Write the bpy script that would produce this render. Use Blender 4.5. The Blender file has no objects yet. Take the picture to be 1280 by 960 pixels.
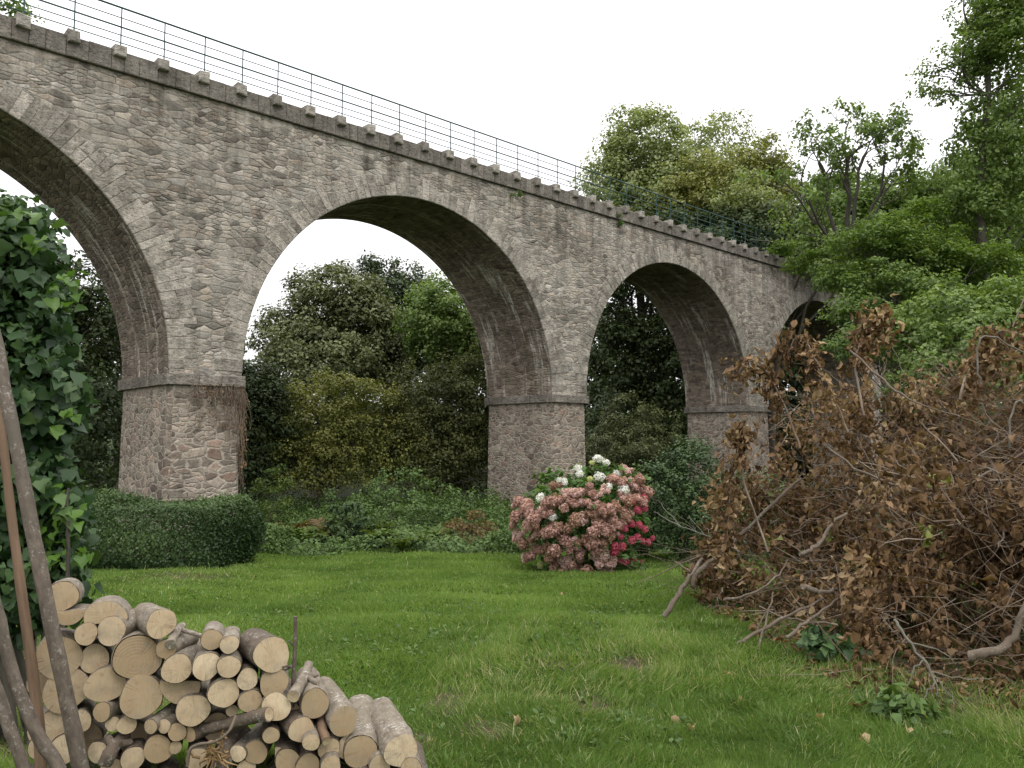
import bpy, math, random
import numpy as np
from mathutils import Vector

S = bpy.context.scene
COL = S.collection
rng = np.random.default_rng(7)
random.seed(7)
PI = math.pi

# ------------------------------------------------------------------ place: camera stand, axes, terrain
YAW, PITCH, FPX = 0.7521, 0.0703, 991.4
CAM = np.array([-0.7276, -19.8232, 1.6])
FH = np.array([math.sin(YAW), math.cos(YAW), 0.0])
RH = np.array([math.cos(YAW), -math.sin(YAW), 0.0])
FW = np.array([FH[0]*math.cos(PITCH), FH[1]*math.cos(PITCH), math.sin(PITCH)])
UP = np.cross(RH, FW)
ZU = np.array([0, 0, 1.0])

def at(px, py, d):
    """surveyed point: bearing (px, py) of the 1280x960 photograph at ground distance d"""
    v = FW + RH*(px-640)/FPX + UP*(480-py)/FPX
    return CAM + v*(d/float(v @ FH))

def dl(d, l, z=0.0):
    p = CAM + FH*d + RH*l
    return np.array([p[0], p[1], z])

def smooth(t):
    t = np.clip(t, 0, 1)
    return t*t*(3-2*t)

def gz(x, y):
    x = np.asarray(x, float); y = np.asarray(y, float)
    dx, dy = x-CAM[0], y-CAM[1]
    d = dx*FH[0]+dy*FH[1]; l = dx*RH[0]+dy*RH[1]
    z = -1.15*smooth((d-3)/24.0)
    z = z + 0.27*smooth((4.0-d)/0.8)*smooth((-0.15-l)/0.5)*smooth((d+3)/2)
    near = smooth((60-np.hypot(dx, dy))/30)
    z = z + near*(0.035*np.sin(x*1.3+.4)*np.cos(y*1.1)+0.02*np.sin(x*2.9+1)*np.sin(y*3.3)+0.012*np.sin(x*6.1+y*4.7))
    z = z + 0.10*np.exp(-(((d-6.6)/1.0)**2+((l-0.6)/1.5)**2))
    far = np.maximum(np.hypot(dx, dy)-70, 0)
    return z + far*0.03

def ground(px, d):
    p = at(px, 480, d); p[2] = float(gz(p[0], p[1])); return p

def at_ground(px, py):
    d = 6.0
    for _ in range(40):
        p = at(px, py, d); g = float(gz(p[0], p[1]))
        v = p-CAM
        s = (g-CAM[2])/v[2] if v[2] < 0 else 1.02
        d = d*(0.5+0.5*s)
    return at(px, py, d)

# ------------------------------------------------------------------ materials
class NT:
    def __init__(s, name):
        s.m = bpy.data.materials.new(name); s.m.use_nodes = True
        s.t = s.m.node_tree; s.t.nodes.clear()
        s.out = s.t.nodes.new('ShaderNodeOutputMaterial')
    def n(s, typ, ins=None, **props):
        nd = s.t.nodes.new('ShaderNode'+typ)
        for k, v in props.items(): setattr(nd, k, v)
        for k, v in (ins or {}).items(): s.put(nd.inputs[k], v)
        return nd
    def put(s, sock, v):
        if isinstance(v, bpy.types.NodeSocket): s.t.links.new(v, sock)
        elif isinstance(v, bpy.types.Node): s.t.links.new(v.outputs[0], sock)
        else:
            if hasattr(sock, 'default_value'):
                dv = sock.default_value
                if hasattr(dv, '__len__') and not isinstance(dv, str):
                    if not hasattr(v, '__len__'): v = [v]*len(dv)
                    v = list(v)
                    if len(dv) == 4 and len(v) == 3: v = v+[1]
                sock.default_value = v
    def math(s, op, a, b=0.0, clamp=False):
        nd = s.n('Math', {0: a, 1: b}, operation=op); nd.use_clamp = clamp; return nd.outputs[0]
    def mix(s, f, a, b, bt='MIX'):
        nd = s.n('Mix', data_type='RGBA', blend_type=bt)
        s.put(nd.inputs[0], f); s.put(nd.inputs[6], a); s.put(nd.inputs[7], b); return nd.outputs[2]
    def noise(s, vec, scale, detail=4, rough=.55, dim='3D'):
        nd = s.n('TexNoise', {'Scale': scale, 'Detail': detail, 'Roughness': rough}, noise_dimensions=dim)
        if vec is not None: s.put(nd.inputs['Vector'], vec)
        return nd
    def ramp(s, f, stops, interp='LINEAR'):
        nd = s.n('ValToRGB'); r = nd.color_ramp; r.interpolation = interp
        while len(r.elements) < len(stops): r.elements.new(0.5)
        for e, (p, c) in zip(r.elements, stops):
            e.position = p
            if not hasattr(c, '__len__'): c = (c, c, c)
            e.color = (*c, 1)
        s.put(nd.inputs[0], f); return nd.outputs[0]
    def attr(s, name, out='Fac'): return s.n('Attribute', attribute_name=name).outputs[out]
    def mapping(s, vec, scale=(1, 1, 1), loc=(0, 0, 0)):
        return s.n('Mapping', {'Vector': vec, 'Scale': scale, 'Location': loc}).outputs[0]
    def end(s, sh): s.t.links.new(sh.outputs[0] if isinstance(sh, bpy.types.Node) else sh, s.out.inputs[0]); return s.m
    def bsdf(s, col, rough=.8, bump=None, dist=.02, strength=1.0, spec=.3, metal=0):
        b = s.n('BsdfPrincipled', {'Base Color': col, 'Roughness': rough, 'Specular IOR Level': spec, 'Metallic': metal})
        if bump is not None:
            bp = s.n('Bump', {'Height': bump, 'Distance': dist, 'Strength': strength}); s.put(b.inputs['Normal'], bp.outputs[0])
        return s.end(b)

def leaf_mat(name, stops, trans=.3, rough=.5, spec=.3, nscale=0.0):
    """leaf: colour from the per-leaf and per-clump values, some light through the blade"""
    t = NT(name)
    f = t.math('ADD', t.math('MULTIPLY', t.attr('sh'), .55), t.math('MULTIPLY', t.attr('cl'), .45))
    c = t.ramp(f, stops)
    b = t.n('BsdfPrincipled', {'Base Color': c, 'Roughness': rough, 'Specular IOR Level': spec})
    if trans <= 0: return t.end(b)
    tr = t.n('BsdfTranslucent', {'Color': t.mix(1.0, c, (1.5, 1.6, .7), 'MULTIPLY')})
    mx = t.n('MixShader', {0: trans, 1: b.outputs[0], 2: tr.outputs[0]})
    return t.end(mx)

def bark_mat(name, a, b, c, scale=14, lichen=.0, stretch=.25):
    t = NT(name)
    v = t.n('TexCoord').outputs['Object']
    geo = t.attr('uvm', 'Vector')
    v2 = t.mapping(geo, (1, 1, 1))
    n1 = t.noise(t.mapping(v2, (scale, scale*stretch, scale)), 1.0, 6, .65)
    n2 = t.noise(v, 3.0, 3)
    col = t.mix(t.ramp(n1.outputs[0], [(.3, 0), (.7, 1)]), a, b)
    col = t.mix(t.ramp(n2.outputs[0], [(.45, 0), (.7, 1)]), col, c)
    if lichen > 0:
        n3 = t.noise(v, 75.0, 4, .65); n4 = t.noise(v, 11.0, 3)
        col = t.mix(t.math('MULTIPLY', t.math('MULTIPLY', t.ramp(n3.outputs[0], [(.55, 0), (.62, 1)]), t.ramp(n4.outputs[0], [(.42, 0), (.6, 1)])), lichen), col, (.52, .52, .48))
    return t.bsdf(col, .85, n1.outputs[0], .006, .8)

def stone_mat(name, tones, mortar, sx=2.0, sy=4.6, mort_w=.045, warp=.16, stain=.6, lime=0.0, green=0.0, jointdark=.35, bump=.05, contrast=1.0, flush=0.0, crown=None):
    """irregular rubble masonry in metres (attribute uvm): every stone its own tone, two stone sizes, weathering"""
    t = NT(name)
    uv = t.attr('uvm', 'Vector')
    w = t.noise(uv, 1.7, 3, .6)
    wv = t.n('VectorMath', {0: w.outputs['Color'], 1: (.5, .5, .5)}, operation='SUBTRACT').outputs[0]
    wv = t.n('VectorMath', {0: wv, 'Scale': warp*2.2}, operation='SCALE').outputs[0]
    w2 = t.noise(uv, 7.0, 2, .6)
    wv2 = t.n('VectorMath', {0: w2.outputs['Color'], 1: (.5, .5, .5)}, operation='SUBTRACT').outputs[0]
    wv2 = t.n('VectorMath', {0: wv2, 'Scale': warp*.5}, operation='SCALE').outputs[0]
    p = t.n('VectorMath', {0: uv, 1: wv}, operation='ADD').outputs[0]
    p = t.n('VectorMath', {0: p, 1: wv2}, operation='ADD').outputs[0]
    def vor(sx, sy, off):
        m = t.mapping(p, (sx, sy, 1), off)
        a = t.n('TexVoronoi', {'Vector': m, 'Scale': 1.0, 'Randomness': .92}, voronoi_dimensions='2D', feature='F1')
        b = t.n('TexVoronoi', {'Vector': m, 'Scale': 1.0, 'Randomness': .92}, voronoi_dimensions='2D', feature='DISTANCE_TO_EDGE')
        return a.outputs['Color'], b.outputs['Distance']
    c1, d1 = vor(sx, sy, (0, 0, 0)); c2, d2 = vor(sx*1.7, sy*1.55, (3.3, 1.7, 0))
    sel = t.ramp(t.noise(t.mapping(uv, (.9, 1.3, 1)), 1.0, 1).outputs[0], [(.47, 0), (.53, 1)])
    cell = t.mix(sel, c1, c2)
    dist = t.mix(sel, d1, t.math('MULTIPLY', d2, .8))
    r = t.n('SeparateColor', {0: cell})
    k = len(tones)
    col = t.ramp(r.outputs[0], [(i/(k-1)*.9+.05, c) for i, c in enumerate(tones)])
    br = t.math('ADD', t.math('MULTIPLY', r.outputs[1], .55*contrast), 1-.275*contrast)
    col = t.mix(1.0, col, t.n('CombineColor', {0: br, 1: br, 2: br}).outputs[0], 'MULTIPLY')
    fine = t.noise(uv, 22.0, 5, .7)
    fm = t.ramp(fine.outputs[0], [(.25, .62), (.5, 1), (.78, 1.3)])
    col = t.mix(1.0, col, fm, 'MULTIPLY')
    mid = t.noise(uv, 4.5, 5, .65)
    col = t.mix(1.0, col, t.ramp(mid.outputs[0], [(.28, .6), (.5, 1), (.75, 1.22)]), 'MULTIPLY')
    # joints: partly light mortar, partly crevice shade painted in as dark colour
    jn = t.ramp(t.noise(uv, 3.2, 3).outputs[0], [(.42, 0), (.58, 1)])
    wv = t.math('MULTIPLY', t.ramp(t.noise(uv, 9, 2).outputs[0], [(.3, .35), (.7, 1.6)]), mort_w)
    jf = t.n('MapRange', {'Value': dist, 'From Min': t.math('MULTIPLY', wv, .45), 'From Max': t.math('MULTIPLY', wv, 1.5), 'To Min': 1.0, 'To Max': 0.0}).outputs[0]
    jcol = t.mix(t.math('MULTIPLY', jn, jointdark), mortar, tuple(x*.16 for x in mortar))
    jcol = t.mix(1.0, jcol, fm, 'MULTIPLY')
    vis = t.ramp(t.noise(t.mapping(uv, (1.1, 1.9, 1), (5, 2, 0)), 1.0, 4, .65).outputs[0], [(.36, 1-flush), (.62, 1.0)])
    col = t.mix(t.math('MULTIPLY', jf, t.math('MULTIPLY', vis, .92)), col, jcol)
    # weathering: soot-dark streaks downwards, broad patches, moss, lime runs
    st = t.noise(t.mapping(uv, (1.5, .22, 1)), 1.0, 5, .65)
    col = t.mix(t.math('MULTIPLY', t.ramp(st.outputs[0], [(.5, 0), (.7, 1)]), stain*.65), col, t.mix(1.0, col, (.36, .35, .34), 'MULTIPLY'))
    bp = t.noise(t.mapping(uv, (.23, .3, 1)), 1.0, 4, .6)
    col = t.mix(t.math('MULTIPLY', t.ramp(bp.outputs[0], [(.42, 0), (.66, 1)]), stain*.8), col, t.mix(1.0, col, (.52, .50, .47), 'MULTIPLY'))
    col = t.mix(t.ramp(t.noise(t.mapping(uv, (.5, .5, 1), (9, 4, 0)), 1.0, 5, .65).outputs[0], [(.55, 0), (.72, .55)]), col, t.mix(1.0, col, (1.45, 1.43, 1.36), 'MULTIPLY'))
    if crown is not None:
        vz = t.n('SeparateXYZ', {0: uv}).outputs[1]
        gr = t.n('MapRange', {'Value': vz, 'From Min': crown-3.2, 'From Max': crown, 'To Min': 0.0, 'To Max': 1.0}).outputs[0]
        sk = t.ramp(t.noise(t.mapping(uv, (2.3, .10, 1), (1, 8, 0)), 1.0, 5, .7).outputs[0], [(.44, 0), (.62, 1)])
        col = t.mix(t.math('MULTIPLY', t.math('MULTIPLY', sk, gr), .8), col, t.mix(1.0, col, (.40, .385, .36), 'MULTIPLY'))
        pl = t.ramp(t.noise(t.mapping(uv, (.75, .6, 1), (6, 3, 0)), 1.0, 6, .7).outputs[0], [(.5, 0), (.66, .75)])
        col = t.mix(pl, col, t.mix(.55, col, (.40, .375, .325)))
    li = t.ramp(t.noise(uv, 11.0, 4, .7).outputs[0], [(.62, 0), (.7, .6)])
    col = t.mix(t.math('MULTIPLY', li, .5), col, (.42, .42, .38))
    if green > 0:
        g = t.ramp(t.noise(t.mapping(uv, (.8, .5, 1), (2, 7, 0)), 1.0, 5, .7).outputs[0], [(.5, 0), (.68, 1)])
        col = t.mix(t.math('MULTIPLY', g, green), col, (.075, .082, .04))
    if lime > 0:
        a = t.noise(t.mapping(uv, (4.2, .33, 1)), 1.0, 4, .6)
        b = t.noise(t.mapping(uv, (.9, .5, 1), (4, 1, 0)), 1.0, 3)
        c = t.noise(t.mapping(uv, (14, 3.2, 1)), 1.0, 3)
        f = t.math('MULTIPLY', t.math('MULTIPLY', t.ramp(a.outputs[0], [(.52, 0), (.59, 1)]), t.ramp(b.outputs[0], [(.42, 0), (.58, 1)])), t.ramp(c.outputs[0], [(.35, 0), (.6, 1)]))
        col = t.mix(t.math('MULTIPLY', f, lime), col, (.66, .63, .56))
    h = t.math('ADD', t.math('MULTIPLY', t.math('MINIMUM', t.math('MULTIPLY', dist, 3.2), .55), t.math('MULTIPLY', vis, .62)), t.math('MULTIPLY', fine.outputs[0], .22))
    h = t.math('ADD', h, t.math('MULTIPLY', mid.outputs[0], .5))
    h = t.math('ADD', h, t.math('MULTIPLY', r.outputs[2], .35))
    return t.bsdf(col, .93, h, bump, 1.0, spec=.15)

def block_mat(name, a, b, stain=.5):
    """dressed stone; each block's tone is stored on the mesh"""
    t = NT(name)
    uv = t.attr('uvm', 'Vector'); sh = t.attr('sh')
    col = t.mix(sh, a, b)
    f1 = t.noise(uv, 24.0, 5, .7); f2 = t.noise(uv, 4.0, 5, .65)
    col = t.mix(1.0, col, t.ramp(f1.outputs[0], [(.25, .6), (.5, 1), (.8, 1.35)]), 'MULTIPLY')
    col = t.mix(1.0, col, t.ramp(f2.outputs[0], [(.28, .5), (.5, 1), (.75, 1.3)]), 'MULTIPLY')
    f3 = t.noise(t.mapping(uv, (1, 1.4, 1)), 10.0, 3, .6); col = t.mix(1.0, col, t.ramp(f3.outputs[0], [(.36, .62), (.44, 1), (.6, 1), (.7, 1.22)]), 'MULTIPLY')
    st = t.noise(t.mapping(uv, (1.6, .3, 1)), 1.0, 5, .65)
    col = t.mix(t.math('MULTIPLY', t.ramp(st.outputs[0], [(.46, 0), (.66, 1)]), stain), col, t.mix(1.0, col, (.35, .34, .32), 'MULTIPLY'))
    li = t.ramp(t.noise(uv, 13.0, 4, .7).outputs[0], [(.6, 0), (.68, .7)])
    col = t.mix(t.math('MULTIPLY', li, .55), col, (.42, .42, .37))
    h = t.math('ADD', t.math('ADD', t.math('MULTIPLY', f1.outputs[0], .4), f2.outputs[0]), t.math('MULTIPLY', f3.outputs[0], .8))
    return t.bsdf(col, .93, h, .05, 1.0, spec=.15)

MAT = {}
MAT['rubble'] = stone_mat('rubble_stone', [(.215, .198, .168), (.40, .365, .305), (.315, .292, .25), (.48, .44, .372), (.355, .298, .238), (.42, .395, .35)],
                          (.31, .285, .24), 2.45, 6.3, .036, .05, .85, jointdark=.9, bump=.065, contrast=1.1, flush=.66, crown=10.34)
MAT['pier'] = stone_mat('pier_rubble', [(.20, .16, .13), (.34, .285, .23), (.265, .23, .185), (.38, .33, .27), (.30, .215, .17)],
                        (.50, .455, .375), 2.6, 5.2, .08, .12, .4, green=.12, jointdark=.12, flush=.4, bump=.06, contrast=1.2)
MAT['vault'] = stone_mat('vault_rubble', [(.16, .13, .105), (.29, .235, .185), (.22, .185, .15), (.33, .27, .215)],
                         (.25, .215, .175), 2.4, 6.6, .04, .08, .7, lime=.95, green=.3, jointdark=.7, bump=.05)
MAT['ring'] = block_mat('ring_stone', (.29, .265, .225), (.46, .42, .355), .75)
MAT['band'] = block_mat('band_stone', (.21, .19, .16), (.30, .27, .23), .55)
MAT['coping'] = block_mat('coping_stone', (.165, .15, .127), (.265, .24, .205), .65)
MAT['corbel'] = block_mat('corbel_stone', (.27, .25, .215), (.42, .39, .335), .45)
t = NT('railing_paint'); c = t.noise(t.n('TexCoord').outputs['Object'], 3, 3)
MAT['rail'] = t.bsdf(t.mix(c.outputs[0], (.018, .055, .05), (.03, .085, .07)), .5)

MAT['oak'] = leaf_mat('holm_oak_leaf', [(.1, (.04, .055, .02)), (.5, (.115, .135, .052)), (.9, (.23, .25, .115))], .16)
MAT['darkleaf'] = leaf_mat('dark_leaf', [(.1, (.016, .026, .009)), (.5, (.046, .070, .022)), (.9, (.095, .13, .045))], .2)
MAT['olive'] = leaf_mat('olive_leaf', [(.1, (.075, .088, .02)), (.5, (.19, .205, .052)), (.9, (.34, .33, .10))], .25)
MAT['dusk'] = leaf_mat('dusky_olive_leaf', [(.1, (.035, .042, .013)), (.5, (.085, .098, .03)), (.9, (.165, .175, .06))], .25)
MAT['mid'] = leaf_mat('mid_green_leaf', [(.1, (.055, .09, .023)), (.5, (.13, .195, .05)), (.9, (.235, .31, .095))], .3)
MAT['pale'] = leaf_mat('pale_green_leaf', [(.1, (.10, .13, .045)), (.5, (.22, .26, .105)), (.9, (.36, .39, .19))], .3)
MAT['acacia'] = leaf_mat('feathery_leaf', [(.1, (.038, .07, .016)), (.5, (.10, .158, .034)), (.9, (.21, .28, .07))], .35)
MAT['hedge'] = leaf_mat('hedge_leaf', [(.1, (.012, .028, .009)), (.5, (.04, .075, .022)), (.9, (.10, .155, .05))], .15)
MAT['ivy'] = leaf_mat('ivy_leaf', [(.1, (.014, .036, .013)), (.5, (.04, .085, .027)), (.9, (.11, .18, .05))], .22, .48, .35)
MAT['ivylight'] = leaf_mat('young_vine_leaf', [(.1, (.06, .13, .02)), (.9, (.13, .23, .04))], .35, .4, .4)
MAT['hydleaf'] = leaf_mat('hydrangea_leaf', [(.1, (.025, .06, .012)), (.5, (.06, .125, .022)), (.9, (.14, .22, .04))], .25)
MAT['bramble'] = leaf_mat('bramble_leaf', [(.1, (.03, .058, .015)), (.5, (.075, .13, .032)), (.9, (.145, .22, .06))], .22)
MAT['fern'] = leaf_mat('fern_leaf', [(.1, (.05, .075, .014)), (.55, (.09, .14, .025)), (.9, (.16, .19, .05))], .3)
MAT['brownfern'] = leaf_mat('brown_fern_leaf', [(.1, (.09, .055, .022)), (.55, (.15, .10, .04)), (.9, (.12, .13, .035))], .3)
MAT['dead'] = leaf_mat('dead_leaf', [(.08, (.045, .026, .015)), (.38, (.15, .09, .046)), (.62, (.255, .16, .085)), (.92, (.40, .30, .175))], .16, .7, .15)
MAT['grass'] = leaf_mat('grass_blade', [(.05, (.058, .10, .024)), (.45, (.132, .212, .048)), (.8, (.21, .305, .075)), (.97, (.38, .36, .19))], .3, .6, .2)
def petal(name, a, b): 
    return leaf_mat(name, [(.1, a), (.9, b)], .2, .7, .1)
PET = {'white': petal('petal_white', (.55, .55, .56), (.85, .84, .86)), 'cream': petal('petal_cream', (.45, .48, .18), (.68, .68, .36)),
       'blush': petal('petal_blush', (.48, .29, .27), (.74, .55, .52)), 'dusty': petal('petal_dusty', (.27, .15, .125), (.58, .37, .32)),
       'rust': petal('petal_rust', (.21, .12, .085), (.44, .28, .21)), 'magenta': petal('petal_magenta', (.38, .05, .10), (.62, .15, .22))}
MAT['bark'] = bark_mat('tree_bark', (.045, .037, .03), (.11, .095, .08), (.07, .075, .05), 12)
MAT['palebark'] = bark_mat('pale_branch_bark', (.10, .088, .07), (.21, .19, .155), (.13, .135, .10), 12)
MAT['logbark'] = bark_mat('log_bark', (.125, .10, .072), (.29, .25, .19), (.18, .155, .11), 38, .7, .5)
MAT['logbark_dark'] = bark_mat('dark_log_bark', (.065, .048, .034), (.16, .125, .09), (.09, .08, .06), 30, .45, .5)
MAT['stem'] = bark_mat('sapling_bark', (.062, .048, .036), (.155, .125, .096), (.10, .085, .065), 40, .28, .5)
MAT['strippedwood'] = bark_mat('brown_stake_wood', (.09, .055, .032), (.18, .12, .075), (.13, .085, .05), 34, 0, .12)
MAT['twig'] = bark_mat('dead_twig', (.09, .064, .045), (.23, .175, .125), (.32, .27, .21), 20)
MAT['deadbranch'] = bark_mat('cut_branch_bark', (.085, .066, .048), (.20, .16, .12), (.13, .10, .072), 24, .3)
# log cut ends: growth rings, checks, saw marks
t = NT('cut_wood')
uv = t.attr('uvm', 'Vector'); sh = t.attr('sh')
ln = t.n('VectorMath', {0: t.n('VectorMath', {0: uv, 1: t.n('VectorMath', {0: t.noise(uv, 9, 2).outputs['Color'], 'Scale': .016}, operation='SCALE').outputs[0]}, operation='ADD').outputs[0]}, operation='LENGTH').outputs['Value']
ring = t.math('SINE', t.math('MULTIPLY', ln, 620))
rn = t.noise(uv, 14, 3)
c = t.mix(sh, (.31, .235, .14), (.61, .50, .34))
c = t.mix(t.math('MULTIPLY', t.math('MULTIPLY', t.math('ADD', t.math('MULTIPLY', ring, .5), .5), .28), rn.outputs[0]), c, (.28, .17, .075))
c = t.mix(t.ramp(rn.outputs[0], [(.45, 0), (.75, .5)]), c, (.36, .25, .14))
sxy = t.n('SeparateXYZ', {0: uv}); ang = t.math('ARCTAN2', sxy.outputs[1], sxy.outputs[0])
av = t.n('CombineXYZ', {0: t.math('MULTIPLY', t.math('COSINE', ang), 2.0), 1: t.math('MULTIPLY', t.math('SINE', ang), 2.0), 2: t.math('MULTIPLY', sh, 40.0)}).outputs[0]
ck = t.ramp(t.noise(av, 3.4, 3, .6).outputs[0], [(.478, 0), (.5, .95), (.522, 0)])
ck = t.math('MULTIPLY', ck, t.ramp(t.noise(uv, 22, 2).outputs[0], [(.45, 0), (.6, 1)]))
c = t.mix(ck, c, (.12, .075, .04))
c = t.mix(t.ramp(ln, [(.0, .55), (.02, 0)]), c, (.25, .15, .075))
saw = t.noise(t.mapping(uv, (260, 26, 1)), 1.0, 3)
c = t.mix(t.ramp(saw.outputs[0], [(.3, .3), (.6, 0)]), c, (.30, .20, .10))
gw = t.noise(uv, 17, 4, .65); c = t.mix(t.ramp(gw.outputs[0], [(.5, 0), (.72, .6)]), c, (.27, .23, .17))
dk = t.noise(uv, 30, 4); c = t.mix(t.ramp(dk.outputs[0], [(.6, 0), (.75, .5)]), c, (.2, .13, .07))
MAT['cut'] = t.bsdf(c, .85, t.math('ADD', saw.outputs[0], t.math('MULTIPLY', ring, .15)), .002, .8)
# ground
t = NT('lawn_ground'); v = t.n('NewGeometry').outputs['Position']
n1 = t.noise(v, .55, 5); n2 = t.noise(v, 6, 5, .7); n3 = t.noise(v, 45, 3)
c = t.mix(t.ramp(n2.outputs[0], [(.3, 0), (.7, 1)]), (.028, .055, .010), (.06, .105, .018))
soil = t.mix(n3.outputs[0], (.05, .042, .026), (.13, .105, .07))
bare = t.attr('bare')
c = t.mix(t.ramp(t.math('ADD', bare, t.math('MULTIPLY', t.math('SUBTRACT', n2.outputs[0], .5), .8)), [(.3, 0), (.6, 1)]), c, soil)
c = t.mix(t.attr('wild'), c, t.mix(n2.outputs[0], (.010, .014, .006), (.028, .036, .013)))
MAT['ground'] = t.bsdf(c, .95, t.math('ADD', n2.outputs[0], n3.outputs[0]), .03, .8, spec=.1)

# ------------------------------------------------------------------ mesh helpers
class MB:
    """collects vertices / faces / attributes and links them as ONE mesh"""
    def __init__(s): s.v = []; s.f = []; s.n = 0; s.a = {'sh': [], 'cl': []}; s.uv = []
    def add(s, v, f, sh=.5, cl=.5, uv=None):
        v = np.asarray(v, float).reshape(-1, 3)
        k = len(v)
        f = np.asarray(f, int)
        s.v.append(v); s.f.append(f+s.n); s.n += k
        s.a['sh'].append(np.broadcast_to(np.asarray(sh, float), (k,))); s.a['cl'].append(np.broadcast_to(np.asarray(cl, float), (k,)))
        if uv is None: uv = np.zeros((k, 3))
        uv = np.asarray(uv, float)
        if uv.shape[1] == 2: uv = np.c_[uv, np.zeros(k)]
        s.uv.append(uv)
    def build(s, name, mat, parent=None, smooth=True, loc=None):
        V = np.concatenate(s.v); me = bpy.data.meshes.new(name)
        if loc is not None: V = V-np.asarray(loc)
        sizes = np.concatenate([np.full(len(f), f.shape[1]) for f in s.f]); idx = np.concatenate([f.ravel() for f in s.f])
        me.vertices.add(len(V)); me.vertices.foreach_set('co', V.astype(np.float32).ravel())
        me.loops.add(len(idx)); me.loops.foreach_set('vertex_index', idx.astype(np.int32))
        me.polygons.add(len(sizes)); st = np.concatenate([[0], np.cumsum(sizes)[:-1]])
        me.polygons.foreach_set('loop_start', st.astype(np.int32)); me.polygons.foreach_set('loop_total', sizes.astype(np.int32))
        me.polygons.foreach_set('use_smooth', np.full(len(sizes), smooth))
        for k in ('sh', 'cl'):
            at_ = me.attributes.new(k, 'FLOAT', 'POINT'); at_.data.foreach_set('value', np.concatenate(s.a[k]).astype(np.float32))
        u = me.attributes.new('uvm', 'FLOAT_VECTOR', 'POINT'); u.data.foreach_set('vector', np.concatenate(s.uv).astype(np.float32).ravel())
        me.update(calc_edges=True); me.validate()
        me.materials.append(mat if not isinstance(mat, str) else MAT[mat])
        o = bpy.data.objects.new(name, me); COL.objects.link(o)
        if parent is not None: o.parent = parent
        if loc is not None: o.location = loc
        return o

def tag(o, label=None, cat=None, group=None, kind=None):
    if label: o['label'] = label
    if cat: o['category'] = cat
    if group: o['group'] = group
    if kind: o['kind'] = kind
    return o

def empty(name, loc, label, cat, group=None):
    o = bpy.data.objects.new(name, None); COL.objects.link(o); o.location = loc; o.empty_display_size = .2
    return tag(o, label, cat, group)

def unit(v):
    v = np.asarray(v, float); return v/(np.linalg.norm(v, axis=-1, keepdims=True)+1e-9)

def tube(mb, pts, rad, n=6, sh=.5, cl=.5, cap=True, wob=0.0):
    pts = np.asarray(pts, float); m = len(pts); rad = np.broadcast_to(np.asarray(rad, float), (m,))
    tg = unit(np.gradient(pts, axis=0)) if m > 2 else np.repeat(unit(pts[1:]-pts[:1]), 2, 0)
    ref = np.array([.31, .17, .93]); 
    if abs(tg[0] @ unit(ref)) > .9: ref = np.array([1., .1, 0])
    a = unit(np.cross(tg, ref)); b = np.cross(tg, a)
    th = np.arange(n)/n*2*PI
    R = rad[:, None]*np.ones(n)
    if wob: R = R*(1+wob*rng.normal(size=(m, n)))
    V = pts[:, None, :]+R[..., None]*(np.cos(th)[None, :, None]*a[:, None, :]+np.sin(th)[None, :, None]*b[:, None, :])
    i = np.arange(m-1)[:, None]*n+np.arange(n)[None, :]; j = np.arange(m-1)[:, None]*n+(np.arange(n)[None, :]+1) % n
    F = np.stack([i, j, j+n, i+n], -1).reshape(-1, 4)
    L = np.concatenate([[0], np.cumsum(np.linalg.norm(np.diff(pts, axis=0), axis=1))])
    uv = np.stack([np.broadcast_to(np.cos(th)*rad.max(), (m, n)), np.broadcast_to(L[:, None], (m, n)), np.broadcast_to(np.sin(th)*rad.max(), (m, n))], -1).reshape(-1, 3)
    mb.add(V.reshape(-1, 3), F, sh, cl, uv)
    if cap:
        for e in (0, m-1):
            mb.add(V[e], np.array([np.arange(n) if e else np.arange(n)[::-1]]), sh, cl, uv[:n]*.2)

def bez(p0, p1, p2, m=6):
    t = np.linspace(0, 1, m)[:, None]
    return (1-t)**2*np.asarray(p0)+2*t*(1-t)*np.asarray(p1)+t*t*np.asarray(p2)

def wig(pts, amp):
    pts = np.array(pts, float)
    if len(pts) > 2: pts[1:-1] += rng.normal(size=(len(pts)-2, 3))*amp
    return pts

# leaf shapes: (points in leaf frame: x across, y along, z out), quads / tris
LEAF = {
 'diamond': (np.array([[0, 0, 0], [.32, .45, .07], [0, 1, -.05], [-.32, .45, .07]]), np.array([[0, 1, 2, 3]])),
 'oval': (np.array([[0, 0, 0], [.26, .28, .06], [.24, .66, .05], [0, 1, -.08], [-.24, .66, .05], [-.26, .28, .06], [0, .5, -.02]]), np.array([[0, 1, 6, 5], [1, 2, 3, 6], [6, 3, 4, 5]])),
 'ivy': (np.array([[0, 0, 0], [.22, -.10, .02], [.50, .12, .05], [.34, .48, .05], [.14, .78, .0], [0, 1, -.08], [-.14, .78, .0], [-.34, .48, .05], [-.50, .12, .05], [-.22, -.10, .02], [0, .45, -.04]]),
         np.array([[0, 1, 2, 10], [10, 2, 3, 4], [10, 4, 5, 6], [10, 6, 7, 8], [0, 10, 8, 9]])),
 'curl': (np.array([[-.05, 0, 0], [.05, 0, 0], [.38, .30, .22], [-.30, .26, .18], [.30, .62, .02], [-.36, .60, .30], [.10, .95, -.25], [-.08, 1.0, -.10], [.02, .45, -.08]]),
          np.array([[0, 1, 2, 8], [0, 8, 5, 3], [8, 2, 4, 6], [8, 6, 7, 5]])),
 'blade': (np.array([[-.05, 0, 0], [.05, 0, 0], [.035, .55, .10], [0, 1, .38], [-.035, .55, .10]]), np.array([[0, 1, 2, 4], [4, 2, 3, 3]])),
}
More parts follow.
